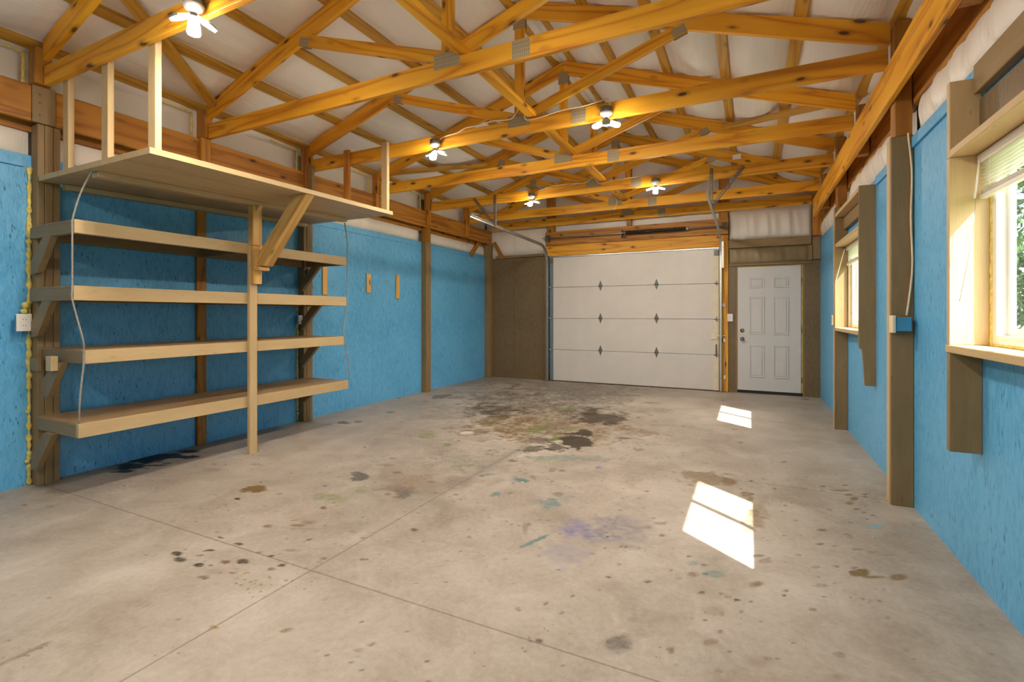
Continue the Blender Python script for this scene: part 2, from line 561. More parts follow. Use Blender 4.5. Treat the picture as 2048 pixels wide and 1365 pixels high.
def clip(poly, a, b, c):
    """keep the part of poly where a*x + b*y <= c"""
    out = []
    for i in range(len(poly)):
        p, q = poly[i], poly[(i + 1) % len(poly)]
        dp = a * p[0] + b * p[1] - c; dq = a * q[0] + b * q[1] - c
        if dp <= 0: out.append(p)
        if (dp < 0 < dq) or (dq < 0 < dp):
            t = dp / (dp - dq)
            out.append((p[0] + (q[0] - p[0]) * t, p[1] + (q[1] - p[1]) * t))
    return out

def B(x0, x1, y0, y1, z0, z1, axis=None, bev=0.0):
    return MB().box(x0, x1, y0, y1, z0, z1, axis, bev)
def W(p0, p1, wdir, w, t, bev=0.003):
    return MB().brd(p0, p1, wdir, w, t, bev)

STAINS=[
(-1.574,4.663,0.131,0.063,-0.14,0.415,'O',1.0,0.15),
(-1.602,4.99,0.087,0.043,-0.074,0.229,'O',1,0.15),
(-1.656,4.367,0.141,0.069,-0.068,0.18,'O',0.8,0.3),
(-1.81,4.238,0.139,0.068,-0.049,0.115,'O',0.7,0.5),
(-1.854,4.528,0.132,0.065,-0.059,0.144,'O',0.5,0.7),
(-1.649,5.867,0.352,0.172,-0.145,0.517,'O',0.85,0.7),
(-1.887,6.033,0.273,0.133,-0.118,0.377,'O',0.65,0.8),
(-2.216,5.413,0.72,0.35,-0.441,1.077,'M',0.6,1),
(-2.752,6.511,1.18,0.575,-0.602,1.424,'K',0.45,1),
(-2.648,7.849,1.133,0.552,-0.438,1.299,'K',0.45,1),
(-1.573,5.296,0.577,0.282,-0.224,0.753,'M',0.45,1),
(-2.374,4.838,0.541,0.264,-0.225,0.459,'M',0.4,1),
(-4.605,8.186,0.944,0.459,-0.381,0.676,'K',0.3,1),
(-2.176,3.026,0.408,0.199,-0.118,0.163,'B',0.28,1),
(-2.079,3.696,0.498,0.243,-0.155,0.276,'K',0.25,1),
(-3.109,5.777,0.353,0.172,-0.21,0.391,'O',0.6,0.8),
(-2.891,6.498,0.709,0.345,-0.359,0.807,'K',0.35,1),
(-4.005,7.12,0.54,0.263,-0.569,1.01,'K',0.25,1),
(-2.162,7.8,0.686,0.334,-0.3,1.081,'K',0.3,1),
(-2.639,5.084,0.366,0.178,-0.178,0.343,'M',0.5,0.9),
(-2.636,4.527,0.194,0.094,-0.101,0.174,'M',0.5,0.6),
(-2.712,4.482,0.074,0.036,-0.042,0.069,'L',0.9,0.3),
(-2.07,4.846,0.124,0.06,-0.071,0.166,'G',0.75,0.7),
(-1.772,4.726,0.101,0.05,-0.037,0.098,'G',0.9,0.6),
(-1.791,5.12,0.072,0.035,-0.051,0.147,'G',0.7,0.7),
(-2.13,5.202,0.114,0.055,-0.049,0.12,'G',0.5,0.8),
(-1.111,5.319,0.159,0.078,-0.052,0.248,'M',0.45,0.9),
(-2.215,6.184,0.132,0.065,-0.052,0.143,'G',0.5,0.8),
(-3.047,4.236,0.122,0.059,-0.102,0.142,'G',0.5,0.8),
(-2.641,3.988,0.035,0.017,-0.037,0.056,'G',0.7,0.5),
(-2.615,2.497,0.126,0.061,-0.074,0.07,'G',0.4,0.9),
(-2.532,2.674,0.106,0.052,-0.073,0.078,'G',0.3,1),
(-2.756,2.92,0.059,0.029,-0.087,0.093,'K',0.85,0.2),
(-2.196,2.758,0.075,0.037,-0.056,0.07,'K',0.7,0.5),
(-2.318,2.817,0.144,0.07,-0.034,0.042,'B',0.5,0.8),
(-4.255,6.272,0.177,0.086,-0.132,0.195,'K',0.7,0.5),
(-3.613,7.027,0.12,0.059,-0.059,0.115,'K',0.5,0.5),
(-1.152,4.986,0.07,0.035,-0.017,0.074,'K',0.7,0.4),
(-4.284,4.255,0.086,0.042,-0.072,0.071,'K',0.8,0.3),
(-4.152,4.384,0.049,0.024,-0.042,0.045,'K',0.6,0.4),
(-4.181,4.992,0.06,0.029,-0.046,0.056,'K',0.8,0.4),
(-4.782,5.899,0.04,0.019,-0.042,0.051,'K',0.7,0.4),
(-4.255,5.826,0.062,0.03,-0.036,0.049,'K',0.5,0.5),
(-1.555,3.376,0.057,0.027,-0.035,0.074,'T',0.9,0.3),
(-1.617,3.357,0.038,0.019,-0.044,0.092,'T',0.35,0.9),
(-1.597,3.022,0.041,0.021,-0.032,0.061,'T',0.75,0.5),
(-1.587,3.006,0.01,0.005,-0.01,0.018,'L',0.8,0.4),
(-1.542,3.345,0.012,0.006,-0.009,0.018,'L',0.8,0.3),
(-1.188,3.047,0.066,0.032,-0.037,0.094,'T',0.7,0.8),
(-1.144,3.195,0.045,0.022,-0.034,0.095,'T',0.3,1),
(-1.3,3.043,0.055,0.027,-0.017,0.042,'T',0.35,1),
(-1.208,3.238,0.039,0.019,-0.02,0.053,'K',0.55,0.5),
(-0.903,2.777,0.127,0.062,-0.054,0.166,'P',0.65,1),
(-0.875,2.47,0.14,0.069,-0.054,0.151,'P',0.25,1),
(-0.739,2.865,0.156,0.076,-0.056,0.22,'K',0.35,1),
(-1.848,3.801,0.043,0.021,-0.019,0.038,'B',0.7,0.4),
(-1.447,3.731,0.04,0.02,-0.024,0.061,'K',0.5,0.7),
(-1.368,3.732,0.034,0.017,-0.013,0.035,'K',0.5,0.6),
(-1.466,4.092,0.335,0.163,-0.041,0.115,'T',0.45,0.8),
(-1.571,3.92,0.171,0.083,-0.035,0.088,'G',0.3,0.9),
(-1.845,3.399,0.052,0.026,-0.013,0.024,'T',0.6,0.7),
(-1.887,3.339,0.021,0.01,-0.011,0.019,'B',0.9,0.3),
(-1.521,3.489,0.018,0.008,-0.012,0.028,'B',0.8,0.4),
(-1.123,3.94,0.027,0.013,-0.013,0.047,'P',0.6,0.6),
(-2.171,3.052,0.032,0.016,-0.022,0.03,'B',0.75,0.4),
(-2.54,3.11,0.035,0.016,-0.024,0.029,'B',0.75,0.5),
(-1.773,2.329,0.021,0.011,-0.018,0.023,'O',0.75,0.4),
(-1.902,2.535,0.01,0.005,-0.009,0.012,'B',0.8,0.4),
(-2.514,2.329,0.016,0.008,-0.019,0.018,'B',0.7,0.4),
(-2.423,2.125,0.04,0.02,-0.034,0.029,'B',0.45,0.7),
(-1.988,1.848,0.016,0.008,-0.012,0.011,'B',0.6,0.4),
(-1.977,1.812,0.009,0.004,-0.009,0.008,'B',0.5,0.5),
(-2.08,2.152,0.025,0.012,-0.017,0.018,'B',0.35,0.6),
(-1.195,2.631,0.014,0.006,-0.035,0.077,'B',0.6,0.5),
(-1.198,2.692,0.014,0.007,-0.012,0.028,'B',0.6,0.5),
(-1.852,2.912,0.023,0.012,-0.007,0.012,'B',0.8,0.4),
(-2.007,2.878,0.014,0.006,-0.01,0.014,'B',0.7,0.4),
(-2.293,2.708,0.023,0.011,-0.019,0.022,'B',0.6,0.6),
(-2.465,3.177,0.291,0.142,-0.171,0.221,'B',0.22,1),
(-2.767,3.221,0.083,0.041,-0.034,0.04,'B',0.4,0.8),
(-2.171,3.573,0.183,0.089,-0.075,0.123,'G',0.2,1),
(-2.537,3.726,0.03,0.014,-0.04,0.059,'K',0.35,0.8),
(-2.817,3.399,0.029,0.014,-0.018,0.021,'P',0.6,0.5),
(-0.728,2.744,0.008,0.004,-0.004,0.014,'O',0.7,0.3),
(-0.706,2.601,0.009,0.004,-0.003,0.01,'O',0.7,0.3),
(-0.635,2.656,0.008,0.004,-0.003,0.01,'O',0.7,0.3),
(-0.603,2.655,0.008,0.004,-0.003,0.01,'O',0.7,0.3),
(-1.113,2.792,0.013,0.006,-0.006,0.014,'B',0.7,0.3),
(-0.967,2.708,0.011,0.006,-0.005,0.014,'B',0.7,0.3),
(-0.987,2.655,0.01,0.005,-0.004,0.011,'B',0.7,0.3),
(-0.611,2.321,0.008,0.003,-0.003,0.009,'O',0.9,0.3),
(-0.718,2.091,0.009,0.005,-0.003,0.01,'B',0.8,0.3),
(-0.715,1.954,0.01,0.005,-0.003,0.009,'B',0.8,0.3),
(-0.919,1.855,0.006,0.003,-0.002,0.005,'B',0.7,0.3),
(-0.597,2.247,0.085,0.041,-0.017,0.06,'B',0.25,1),
(-0.437,2.361,0.011,0.005,-0.002,0.013,'B',0.9,0.3),
(-1.804,1.931,0.007,0.004,-0.007,0.008,'O',0.7,0.3),
(-1.472,1.801,0.003,0.002,-0.004,0.005,'O',0.9,0.3),
(-0.805,1.998,0.011,0.006,-0.004,0.01,'B',0.5,0.5),
(-1.521,3.637,0.397,0.193,-0.106,0.253,'K',0.14,1),
(-1.951,3.131,0.123,0.06,-0.085,0.136,'K',0.2,1),
(-2.018,2.701,0.179,0.087,-0.099,0.132,'K',0.14,1),
(-1.073,2.53,0.057,0.143,0.01,-0.022,'T',0.9,0.4),
(-2.438,0.848,0.003,0.073,0.015,-0.004,'M',0.55,0.6),
(-0.459,1.869,0.052,0.025,-0.013,0.054,'K',0.75,0.8),
(-0.309,4.044,0.223,0.108,-0.012,0.158,'M',0.6,0.5),
(-0.143,4.042,0.065,0.032,-0.004,0.114,'M',0.7,0.4),
(0.027,3.361,0.089,0.044,0.001,0.175,'M',0.5,0.4),
(0.053,3.516,0.061,0.03,0.002,0.153,'M',0.4,0.6),
(-0.009,3.186,0.068,0.033,-0.0,0.044,'M',0.5,0.5),
(-0.247,2.526,0.032,0.016,-0.003,0.034,'B',0.7,0.5),
(-0.205,2.646,0.017,0.008,-0.002,0.018,'O',0.7,0.3),
(-0.201,2.553,0.017,0.008,-0.002,0.019,'O',0.6,0.4),
(-0.153,2.577,0.056,0.028,-0.003,0.043,'T',0.6,0.6),
(-0.253,2.642,0.039,0.02,-0.003,0.032,'T',0.35,0.9),
(-0.158,2.737,0.049,0.025,-0.002,0.028,'T',0.3,0.9),
(0.025,2.562,0.036,0.018,0.0,0.033,'B',0.75,0.4),
(-0.196,2.377,0.022,0.011,-0.002,0.018,'O',0.7,0.4),
(-0.114,2.409,0.011,0.006,-0.001,0.012,'O',0.6,0.3),
(-0.085,2.395,0.011,0.005,-0.001,0.011,'B',0.7,0.3),
(-0.051,2.385,0.01,0.005,0.0,0.01,'O',0.8,0.3),
(0.011,2.401,0.006,0.003,0.0,0.007,'O',0.9,0.3),
(0.152,2.561,0.013,0.006,0.001,0.012,'O',0.7,0.3),
(0.143,2.518,0.009,0.005,0.001,0.01,'O',0.8,0.3),
(-0.429,2.364,0.012,0.006,-0.002,0.012,'O',0.7,0.3),
(-0.349,2.521,0.012,0.006,-0.002,0.012,'B',0.6,0.3),
(-0.308,2.458,0.012,0.005,-0.002,0.012,'B',0.6,0.3),
(-0.611,2.319,0.008,0.004,-0.002,0.008,'O',0.8,0.3),
(-0.136,2.031,0.027,0.013,-0.002,0.026,'B',0.6,0.5),
(-0.07,2.004,0.009,0.004,-0.001,0.01,'O',0.7,0.3),
(-0.107,2.12,0.011,0.005,-0.001,0.01,'B',0.8,0.3),
(-0.161,2.17,0.009,0.004,-0.001,0.009,'B',0.8,0.3),
(-0.1,1.878,0.01,0.004,-0.001,0.009,'B',0.6,0.3),
(0.062,2.029,0.016,0.007,0.0,0.012,'B',0.5,0.5),
(0.094,2.045,0.01,0.005,0.0,0.008,'B',0.6,0.5),
(0.154,2.173,0.009,0.005,0.001,0.008,'M',0.5,0.5),
(-0.104,2.244,0.008,0.004,-0.001,0.022,'M',0.5,0.6),
(0.271,2.026,0.047,0.023,0.003,0.024,'M',0.4,0.8),
(0.489,2.901,0.044,0.021,0.009,0.048,'M',0.9,0.3),
(0.542,2.882,0.056,0.027,0.004,0.018,'M',0.8,0.5),
(0.645,2.933,0.042,0.021,0.009,0.038,'M',0.8,0.4),
(0.47,2.942,0.019,0.01,0.003,0.02,'M',0.7,0.4),
(0.383,3.377,0.032,0.015,0.003,0.023,'M',0.9,0.3),
(0.354,3.17,0.026,0.013,0.002,0.015,'M',0.8,0.4),
(0.528,3.186,0.027,0.013,0.002,0.015,'M',0.7,0.4),
(0.594,3.183,0.031,0.015,0.002,0.011,'M',0.7,0.4),
(0.414,3.171,0.023,0.011,0.002,0.012,'M',0.5,0.6),
(0.663,3.181,0.03,0.015,0.003,0.011,'M',0.5,0.6),
(0.486,4.238,0.02,0.01,0.003,0.022,'M',0.8,0.3),
(0.587,4.194,0.083,0.04,0.004,0.026,'M',0.6,0.5),
(0.627,4.12,0.027,0.013,0.004,0.024,'M',0.8,0.4),
(0.647,4.051,0.026,0.013,0.008,0.047,'M',0.7,0.5),
(0.605,3.938,0.028,0.014,0.007,0.045,'M',0.7,0.5),
(0.63,3.837,0.023,0.011,0.003,0.017,'M',0.8,0.4),
(0.657,3.793,0.02,0.01,0.004,0.02,'M',0.8,0.4),
(0.737,4.183,0.019,0.01,0.003,0.015,'O',0.8,0.3),
(0.726,4.125,0.018,0.01,0.003,0.014,'O',0.7,0.3),
(0.64,4.338,0.02,0.01,0.003,0.022,'M',0.7,0.4),
(0.698,3.761,0.01,0.005,0.003,0.016,'M',0.8,0.3),
(0.657,3.676,0.006,0.003,0.003,0.012,'O',0.9,0.3),
(0.675,3.568,0.04,0.019,0.006,0.029,'T2',0.8,0.5),
(0.796,3.579,0.08,0.039,0.005,0.022,'T2',0.25,1),
(0.165,4.032,0.014,0.007,0.001,0.014,'O',0.8,0.3),
(0.269,4.787,0.029,0.015,0.002,0.034,'M',0.7,0.4),
(0.011,4.134,0.015,0.007,0.0,0.016,'O',0.8,0.4),
(-0.017,3.808,0.041,0.02,0.0,0.063,'M',0.6,0.6),
(0.003,3.729,0.024,0.012,0.0,0.06,'M',0.6,0.6),
(0.069,3.116,0.009,0.005,0.001,0.012,'B',0.6,0.4),
(0.179,3.2,0.013,0.007,0.001,0.012,'B',0.6,0.4),
(0.263,3.24,0.008,0.004,0.001,0.01,'B',0.7,0.4),
(0.089,3.091,0.009,0.005,0.001,0.008,'B',0.6,0.4),
(0.043,2.872,0.036,0.017,0.0,0.025,'K',0.6,0.5),
(0.072,2.824,0.035,0.017,0.001,0.039,'B',0.5,0.6),
(0.297,2.867,0.024,0.012,0.002,0.02,'B',0.5,0.6),
(0.165,2.857,0.014,0.007,0.001,0.012,'B',0.5,0.5),
(0.299,2.682,0.042,0.02,0.004,0.03,'M',0.4,0.6),
(-1.042,6.684,0.153,0.075,-0.033,0.209,'K',0.3,0.9),
(-1.262,7.143,0.11,0.054,-0.018,0.103,'K',0.5,0.6),
(-1.226,6.066,0.047,0.023,-0.016,0.076,'O',0.5,0.5),
(-0.96,5.306,0.184,0.089,-0.034,0.191,'M',0.45,0.8),
(-1.156,4.976,0.071,0.035,-0.016,0.068,'K',0.6,0.5),
(-0.935,4.627,0.055,0.026,-0.012,0.058,'M',0.6,0.5),
(-0.575,8.842,0.064,0.032,-0.005,0.075,'K',0.6,0.5),
(0.754,8.457,0.058,0.028,0.006,0.063,'K',0.8,0.4),
(0.674,7.562,0.036,0.018,0.003,0.034,'K',0.5,0.5),
(-0.081,5.323,0.027,0.013,-0.001,0.044,'M',0.6,0.5),
(-0.144,5.911,0.043,0.021,-0.001,0.044,'K',0.5,0.5),
(-0.362,7.812,0.043,0.02,-0.003,0.058,'K',0.5,0.5),
(-0.673,5.825,0.03,0.015,-0.006,0.045,'K',0.5,0.5),
(-0.55,2.971,0.039,0.019,-0.008,0.042,'B',0.4,0.8),
(-0.451,2.893,0.018,0.009,-0.004,0.022,'B',0.7,0.4),
(-0.728,2.74,0.011,0.005,-0.005,0.016,'O',0.8,0.3),
(-0.488,3.051,0.042,0.021,-0.004,0.025,'B',0.5,0.7),
(-0.536,3.113,0.015,0.007,-0.003,0.013,'B',0.6,0.4),
(-0.285,2.704,0.01,0.005,-0.001,0.01,'O',0.7,0.4),
(-0.13,2.262,0.041,0.02,-0.003,0.049,'B',0.25,1),
(0.029,1.996,0.056,0.028,0.0,0.037,'B',0.25,1),
(-0.269,1.926,0.019,0.009,-0.002,0.015,'B',0.45,0.7),
(-0.434,2.04,0.021,0.01,-0.004,0.02,'B',0.35,0.8),
(-0.451,3.324,0.112,0.055,-0.035,0.255,'K',0.12,1),
(-0.692,2.922,0.162,0.079,-0.056,0.236,'P',0.2,1),
(-2.736,1.544,0.026,0.012,-0.031,0.018,'O',0.85,0.3),
(-2.652,1.516,0.031,0.015,-0.028,0.016,'O',0.8,0.4),
(-2.503,1.523,0.027,0.013,-0.024,0.014,'O',0.8,0.3),
(-2.373,1.459,0.034,0.016,-0.022,0.014,'B',0.85,0.3),
(-2.61,1.643,0.027,0.013,-0.013,0.008,'O',0.85,0.3),
(-2.414,1.603,0.027,0.013,-0.019,0.013,'B',0.85,0.3),
(-2.339,1.647,0.034,0.016,-0.026,0.018,'O',0.85,0.3),
(-2.535,1.761,0.025,0.011,-0.015,0.011,'O',0.8,0.3),
(-2.345,1.746,0.017,0.008,-0.01,0.007,'O',0.7,0.3),
(-2.256,1.748,0.017,0.008,-0.009,0.007,'O',0.8,0.3),
(-2.127,1.707,0.018,0.009,-0.013,0.011,'O',0.8,0.3),
(-2.143,1.66,0.016,0.008,-0.013,0.011,'B',0.8,0.3),
(-2.28,1.549,0.016,0.007,-0.01,0.007,'B',0.8,0.3),
(-2.335,1.53,0.007,0.004,-0.008,0.006,'B',0.7,0.3),
(-2.449,1.547,0.008,0.005,-0.01,0.007,'O',0.7,0.3),
(-2.171,1.726,0.011,0.005,-0.009,0.006,'B',0.7,0.3),
(-2.22,1.578,0.012,0.006,-0.009,0.006,'B',0.5,0.4),
(-2.786,1.797,0.012,0.006,-0.01,0.007,'O',0.7,0.4),
(-2.705,1.765,0.014,0.007,-0.015,0.009,'O',0.8,0.3),
(-2.599,1.585,0.018,0.009,-0.012,0.008,'B',0.6,0.4),
(-2.521,1.555,0.009,0.005,-0.008,0.005,'B',0.6,0.4),
(-2.37,1.519,0.052,0.026,-0.028,0.019,'B',0.25,0.9),
(-2.212,1.527,0.012,0.006,-0.006,0.005,'B',0.4,0.5),
(-2.297,1.581,0.012,0.006,-0.007,0.005,'B',0.4,0.5),
(-2.739,1.595,0.006,0.003,-0.006,0.004,'O',0.6,0.4),
(-3.221,2.364,0.079,0.039,-0.061,0.045,'M',0.95,0.2),
(-3.269,2.309,0.031,0.015,-0.036,0.026,'M',0.8,0.3),
(-3.163,2.184,0.018,0.009,-0.02,0.014,'O',0.95,0.3),
(-3.381,2.17,0.011,0.005,-0.015,0.009,'B',0.7,0.4),
(-2.587,1.984,0.029,0.015,-0.026,0.02,'B',0.75,0.4),
(-2.435,2.074,0.048,0.024,-0.018,0.016,'B',0.75,0.5),
(-2.413,2.14,0.064,0.031,-0.041,0.036,'B',0.3,0.9),
(-2.367,2.056,0.103,0.051,-0.008,0.008,'B',0.4,0.8),
(-2.211,1.837,0.046,0.022,-0.013,0.011,'B',0.45,0.6),
(-2.515,2.334,0.015,0.007,-0.023,0.021,'B',0.7,0.4),
(-1.986,1.849,0.014,0.007,-0.011,0.011,'B',0.6,0.4),
(-1.977,1.809,0.009,0.005,-0.008,0.007,'B',0.5,0.4),
(-2.056,1.998,0.012,0.006,-0.009,0.008,'B',0.45,0.4),
(-3.936,2.515,0.086,0.042,-0.06,0.038,'B',0.35,0.8),
(-4.074,2.609,0.027,0.013,-0.032,0.02,'K',0.4,0.6),
(-3.753,2.758,0.042,0.02,-0.024,0.018,'B',0.4,0.7),
(-4.156,1.559,0.025,0.013,-0.03,0.011,'B',0.5,0.5),
(-2.38,1.213,0.043,0.021,-0.041,0.021,'TR',0.45,0.7),
(-2.527,1.111,0.053,0.026,-0.03,0.013,'TR',0.28,0.8),
(-2.481,0.97,0.042,0.02,-0.036,0.015,'TR',0.35,0.8),
(-2.236,1.112,0.035,0.017,-0.019,0.01,'TR',0.35,0.7),
(-2.284,0.97,0.027,0.014,-0.014,0.006,'TR',0.3,0.8),
(-2.079,1.527,0.082,0.04,-0.035,0.027,'TR',0.28,0.9),
(-2.829,1.577,0.077,0.037,-0.047,0.026,'TR',0.12,0.9),
(-1.95,1.246,0.017,0.008,-0.015,0.009,'Y',0.9,0.4),
(-1.942,1.232,0.005,0.002,-0.008,0.005,'O',0.7,0.4),
(-1.844,1.255,0.004,0.002,-0.005,0.003,'O',0.9,0.3),
(-1.417,1.329,0.009,0.005,-0.007,0.006,'T3',1,0.2),
(-1.304,1.341,0.008,0.004,-0.006,0.006,'P3',0.9,0.2),
(-1.241,1.329,0.004,0.002,-0.003,0.003,'T3',0.9,0.3),
(-1.19,1.425,0.003,0.002,-0.002,0.002,'P3',0.9,0.3),
(-1.323,1.401,0.019,0.009,-0.012,0.013,'B',0.4,0.6),
(-1.305,1.373,0.009,0.005,-0.006,0.006,'K',0.4,0.5),
(-1.469,1.33,0.018,0.008,-0.007,0.006,'B',0.25,0.7),
(-1.798,1.925,0.007,0.004,-0.008,0.009,'O',0.7,0.4),
(-4.604,2.598,0.204,0.1,-0.089,0.049,'W',1,0.2),
(-4.725,2.409,0.107,0.052,-0.101,0.051,'W',1,0.25),
(-4.631,2.274,0.11,0.053,-0.107,0.052,'W',1,0.25),
(-4.554,2.181,0.071,0.034,-0.068,0.032,'W',0.95,0.3),
(-4.745,2.497,0.125,0.061,-0.13,0.068,'W',1,0.25),
(-4.669,2.736,0.097,0.048,-0.053,0.031,'W',1,0.25),
(-4.541,2.345,0.133,0.065,-0.023,0.012,'W',0.9,0.3),
(-4.585,2.127,0.056,0.028,-0.022,0.01,'W',0.9,0.4),
(-4.466,2.441,0.045,0.022,-0.023,0.013,'W',0.8,0.4),
]

# ------------------------------------------------------------------ floor with its spills
SPCOL = {'O': (0.035, 0.022, 0.008), 'M': (0.17, 0.10, 0.028), 'B': (0.17, 0.095, 0.045), 'G': (0.13, 0.185, 0.035), 'K': (0.10, 0.085, 0.07),
         'T': (0.065, 0.17, 0.17), 'P': (0.15, 0.14, 0.30), 'L': (0.60, 0.55, 0.46), 'T2': (0.14, 0.36, 0.46), 'T3': (0.0, 0.16, 0.28),
         'P3': (0.06, 0.09, 0.36), 'TR': (0.22, 0.13, 0.06), 'Y': (0.35, 0.20, 0.01), 'W': (0.012, 0.009, 0.006), 'L2': (0.6, 0.6, 0.6)}
def make_floor():
    xs = np.linspace(-4.99, 1.12, 500)
    ys = np.concatenate([np.linspace(YF - 0.1, 0.8, 8)[:-1], np.arange(0.8, 4.6, 0.0115), np.arange(4.6, 8.98, 0.02), [8.98]])
    nx, ny = len(xs), len(ys)
    X, Y = np.meshgrid(xs, ys)
    rng = np.random.RandomState(3)
    # smooth value noise for ragged outlines
    def vnoise(scale, seed):
        r = np.random.RandomState(seed)
        G = r.rand(256, 256)
        u = X * scale + 50; v = Y * scale + 50
        iu = np.floor(u).astype(int); iv = np.floor(v).astype(int)
        fu = u - iu; fv = v - iv
        fu = fu * fu * (3 - 2 * fu); fv = fv * fv * (3 - 2 * fv)
        g = lambda a, b: G[a % 256, b % 256]
        return (g(iu, iv) * (1 - fu) + g(iu + 1, iv) * fu) * (1 - fv) + (g(iu, iv + 1) * (1 - fu) + g(iu + 1, iv + 1) * fu) * fv
    n1 = vnoise(7, 1) - 0.5; n2 = vnoise(18, 2) - 0.5; n3 = vnoise(48, 3) - 0.5
    n4 = vnoise(30, 4)
    rgb = np.zeros((ny, nx, 3)); al = np.zeros((ny, nx))
    rs = np.random.RandomState(11)
    flecks = []
    for k in range(900):
        x = rs.normal(-1.5, 1.35); y = rs.normal(3.7, 1.3)
        if not (-4.4 < x < 0.9 and 1.0 < y < 8.5): continue
        s_ = rs.uniform(0.004, 0.014) * (1.6 if rs.rand() < 0.15 else 1); th = rs.uniform(0, 3.14); e = rs.uniform(0.35, 1)
        flecks.append((x, y, s_ * math.cos(th), s_ * math.sin(th), -s_ * e * math.sin(th), s_ * e * math.cos(th), 'BMOKB'[rs.randint(5)], rs.uniform(0.3, 0.85), 0.3))
    ordered = flecks + sorted(STAINS, key=lambda t: -t[8])
    for (cx, cy, ax, ay, bx, by, kind, s, soft) in ordered:
        det = ax * by - ay * bx
        if abs(det) < 1e-9: continue
        R = 2.0 * max(abs(ax) + abs(bx), abs(ay) + abs(by)) + 0.02
        i0, i1 = np.searchsorted(xs, [cx - R, cx + R]); j0, j1 = np.searchsorted(ys, [cy - R, cy + R])
        if i1 <= i0 or j1 <= j0: continue
        sl = (slice(j0, j1), slice(i0, i1))
        dx = X[sl] - cx; dy = Y[sl] - cy
        p = (by * dx - bx * dy) / det; q = (-ay * dx + ax * dy) / det
        r = np.sqrt(p * p + q * q)
        size = math.sqrt(abs(det))
        amp = 0.75 if size > 0.05 else 0.5
        r = r + amp * (n1[sl] * min(1, size * 6) + n2[sl] * 0.8 + n3[sl] * 0.6)
        w = 0.12 + 0.75 * soft
        m = np.clip((1.0 - r) / w + 0.25 * soft, 0, 1)
        m = m * m * (3 - 2 * m) * s
        if kind in ('M', 'K', 'G', 'P', 'T', 'TR') and soft > 0.6:
            m = m * (0.35 + 1.1 * n4[sl])
        if kind == 'TR':
            m = m * (np.sin(X[sl] * 190 + Y[sl] * 40) * 0.5 + 0.5)
        m = np.clip(m, 0, 1)
        c = np.array(SPCOL[kind])
        a0 = al[sl]; out = m + a0 * (1 - m)
        rgb[sl] = (c * m[..., None] + rgb[sl] * (a0 * (1 - m))[..., None]) / np.maximum(out, 1e-6)[..., None]
        al[sl] = out
    me = bpy.data.meshes.new('floor')
    co = np.stack([X, Y, np.zeros_like(X)], -1).reshape(-1, 3)
    idx = np.arange(nx * ny).reshape(ny, nx)
    q = np.stack([idx[:-1, :-1], idx[:-1, 1:], idx[1:, 1:], idx[1:, :-1]], -1).reshape(-1, 4)
    me.vertices.add(len(co)); me.vertices.foreach_set('co', co.ravel())
    me.loops.add(q.size); me.loops.foreach_set('vertex_index', q.ravel())
    me.polygons.add(len(q)); me.polygons.foreach_set('loop_start', np.arange(0, q.size, 4)); me.polygons.foreach_set('loop_total', np.full(len(q), 4))
    me.update(); me.validate()
    a = me.attributes.new('spill', 'FLOAT_COLOR', 'POINT')
    a.data.foreach_set('color', np.concatenate([rgb.reshape(-1, 3), np.ones((nx * ny, 1))], 1).ravel())
    a = me.attributes.new('spill_strength', 'FLOAT', 'POINT')
    a.data.foreach_set('value', al.ravel())
    me.materials.append(M['concrete'])
    o = bpy.data.objects.new('floor', me)
    COL.objects.link(o)
    tag(o, 'stained grey concrete garage floor with saw cut joints', 'floor', kind='structure')
make_floor()
gr = B(-4.99, 1.12, YF - 0.1, 8.98, -0.25, -0.02).build('foundation', M['siding'])
tag(gr, 'concrete slab edge under the garage floor', 'foundation', kind='structure')

# ------------------------------------------------------------------ bulging sheets
def sheet(axis, pos, a0, a1, zb, zt, nb, bulge, mtl, name, parent, ribs, inward, seed=0, na=None):
    """facing sheet in the plane axis=pos; ribs: positions along a where it is stapled back"""
    r = random.Random(seed)
    na = na or max(8, int((a1 - a0) / 0.05))
    zt_f = zt if callable(zt) else (lambda a: zt)
    vs = []; ph = [r.uniform(0, 6) for _ in range(6)]
    for i in range(na + 1):
        a = a0 + (a1 - a0) * i / na
        lo = max([x for x in ribs if x <= a + 1e-6], default=a0); hi = min([x for x in ribs if x > a + 1e-6], default=a1)
        s = math.sin(PI * (a - lo) / max(hi - lo, 1e-3))
        for j in range(nb + 1):
            t = j / nb
            z = zb + (zt_f(a) - zb) * t
            k = max(0, s) ** (0.6 if ribs else 0.22) * max(0, math.sin(PI * t)) ** 0.55
            k *= 1 + 0.12 * math.sin(a * 23 + ph[0]) + 0.10 * math.sin(a * 41 + ph[1] + z * 3) 
            d = bulge * k + 0.004 * math.sin(a * 60 + ph[2] + 4 * z) * k
            p = pos + inward * d
            vs.append((p, a, z) if axis == 'x' else (a, p, z))
    fs = []
    for i in range(na):
        for j in range(nb):
            q = i * (nb + 1) + j
            fs.append([q, q + 1, q + nb + 2, q + nb + 1])
    return MB().add(vs, fs, None, True).build(name, mtl, parent, (pos, a0, zb) if axis == 'x' else (a0, pos, zb))

def zroof_up(x): return 4.19 - abs(x - XC) / 3.0        # top of the truss top chords
PUR = [0.09, 0.60, 1.15, 1.71, 2.26, 2.83]               # purlins, distance out from the ridge

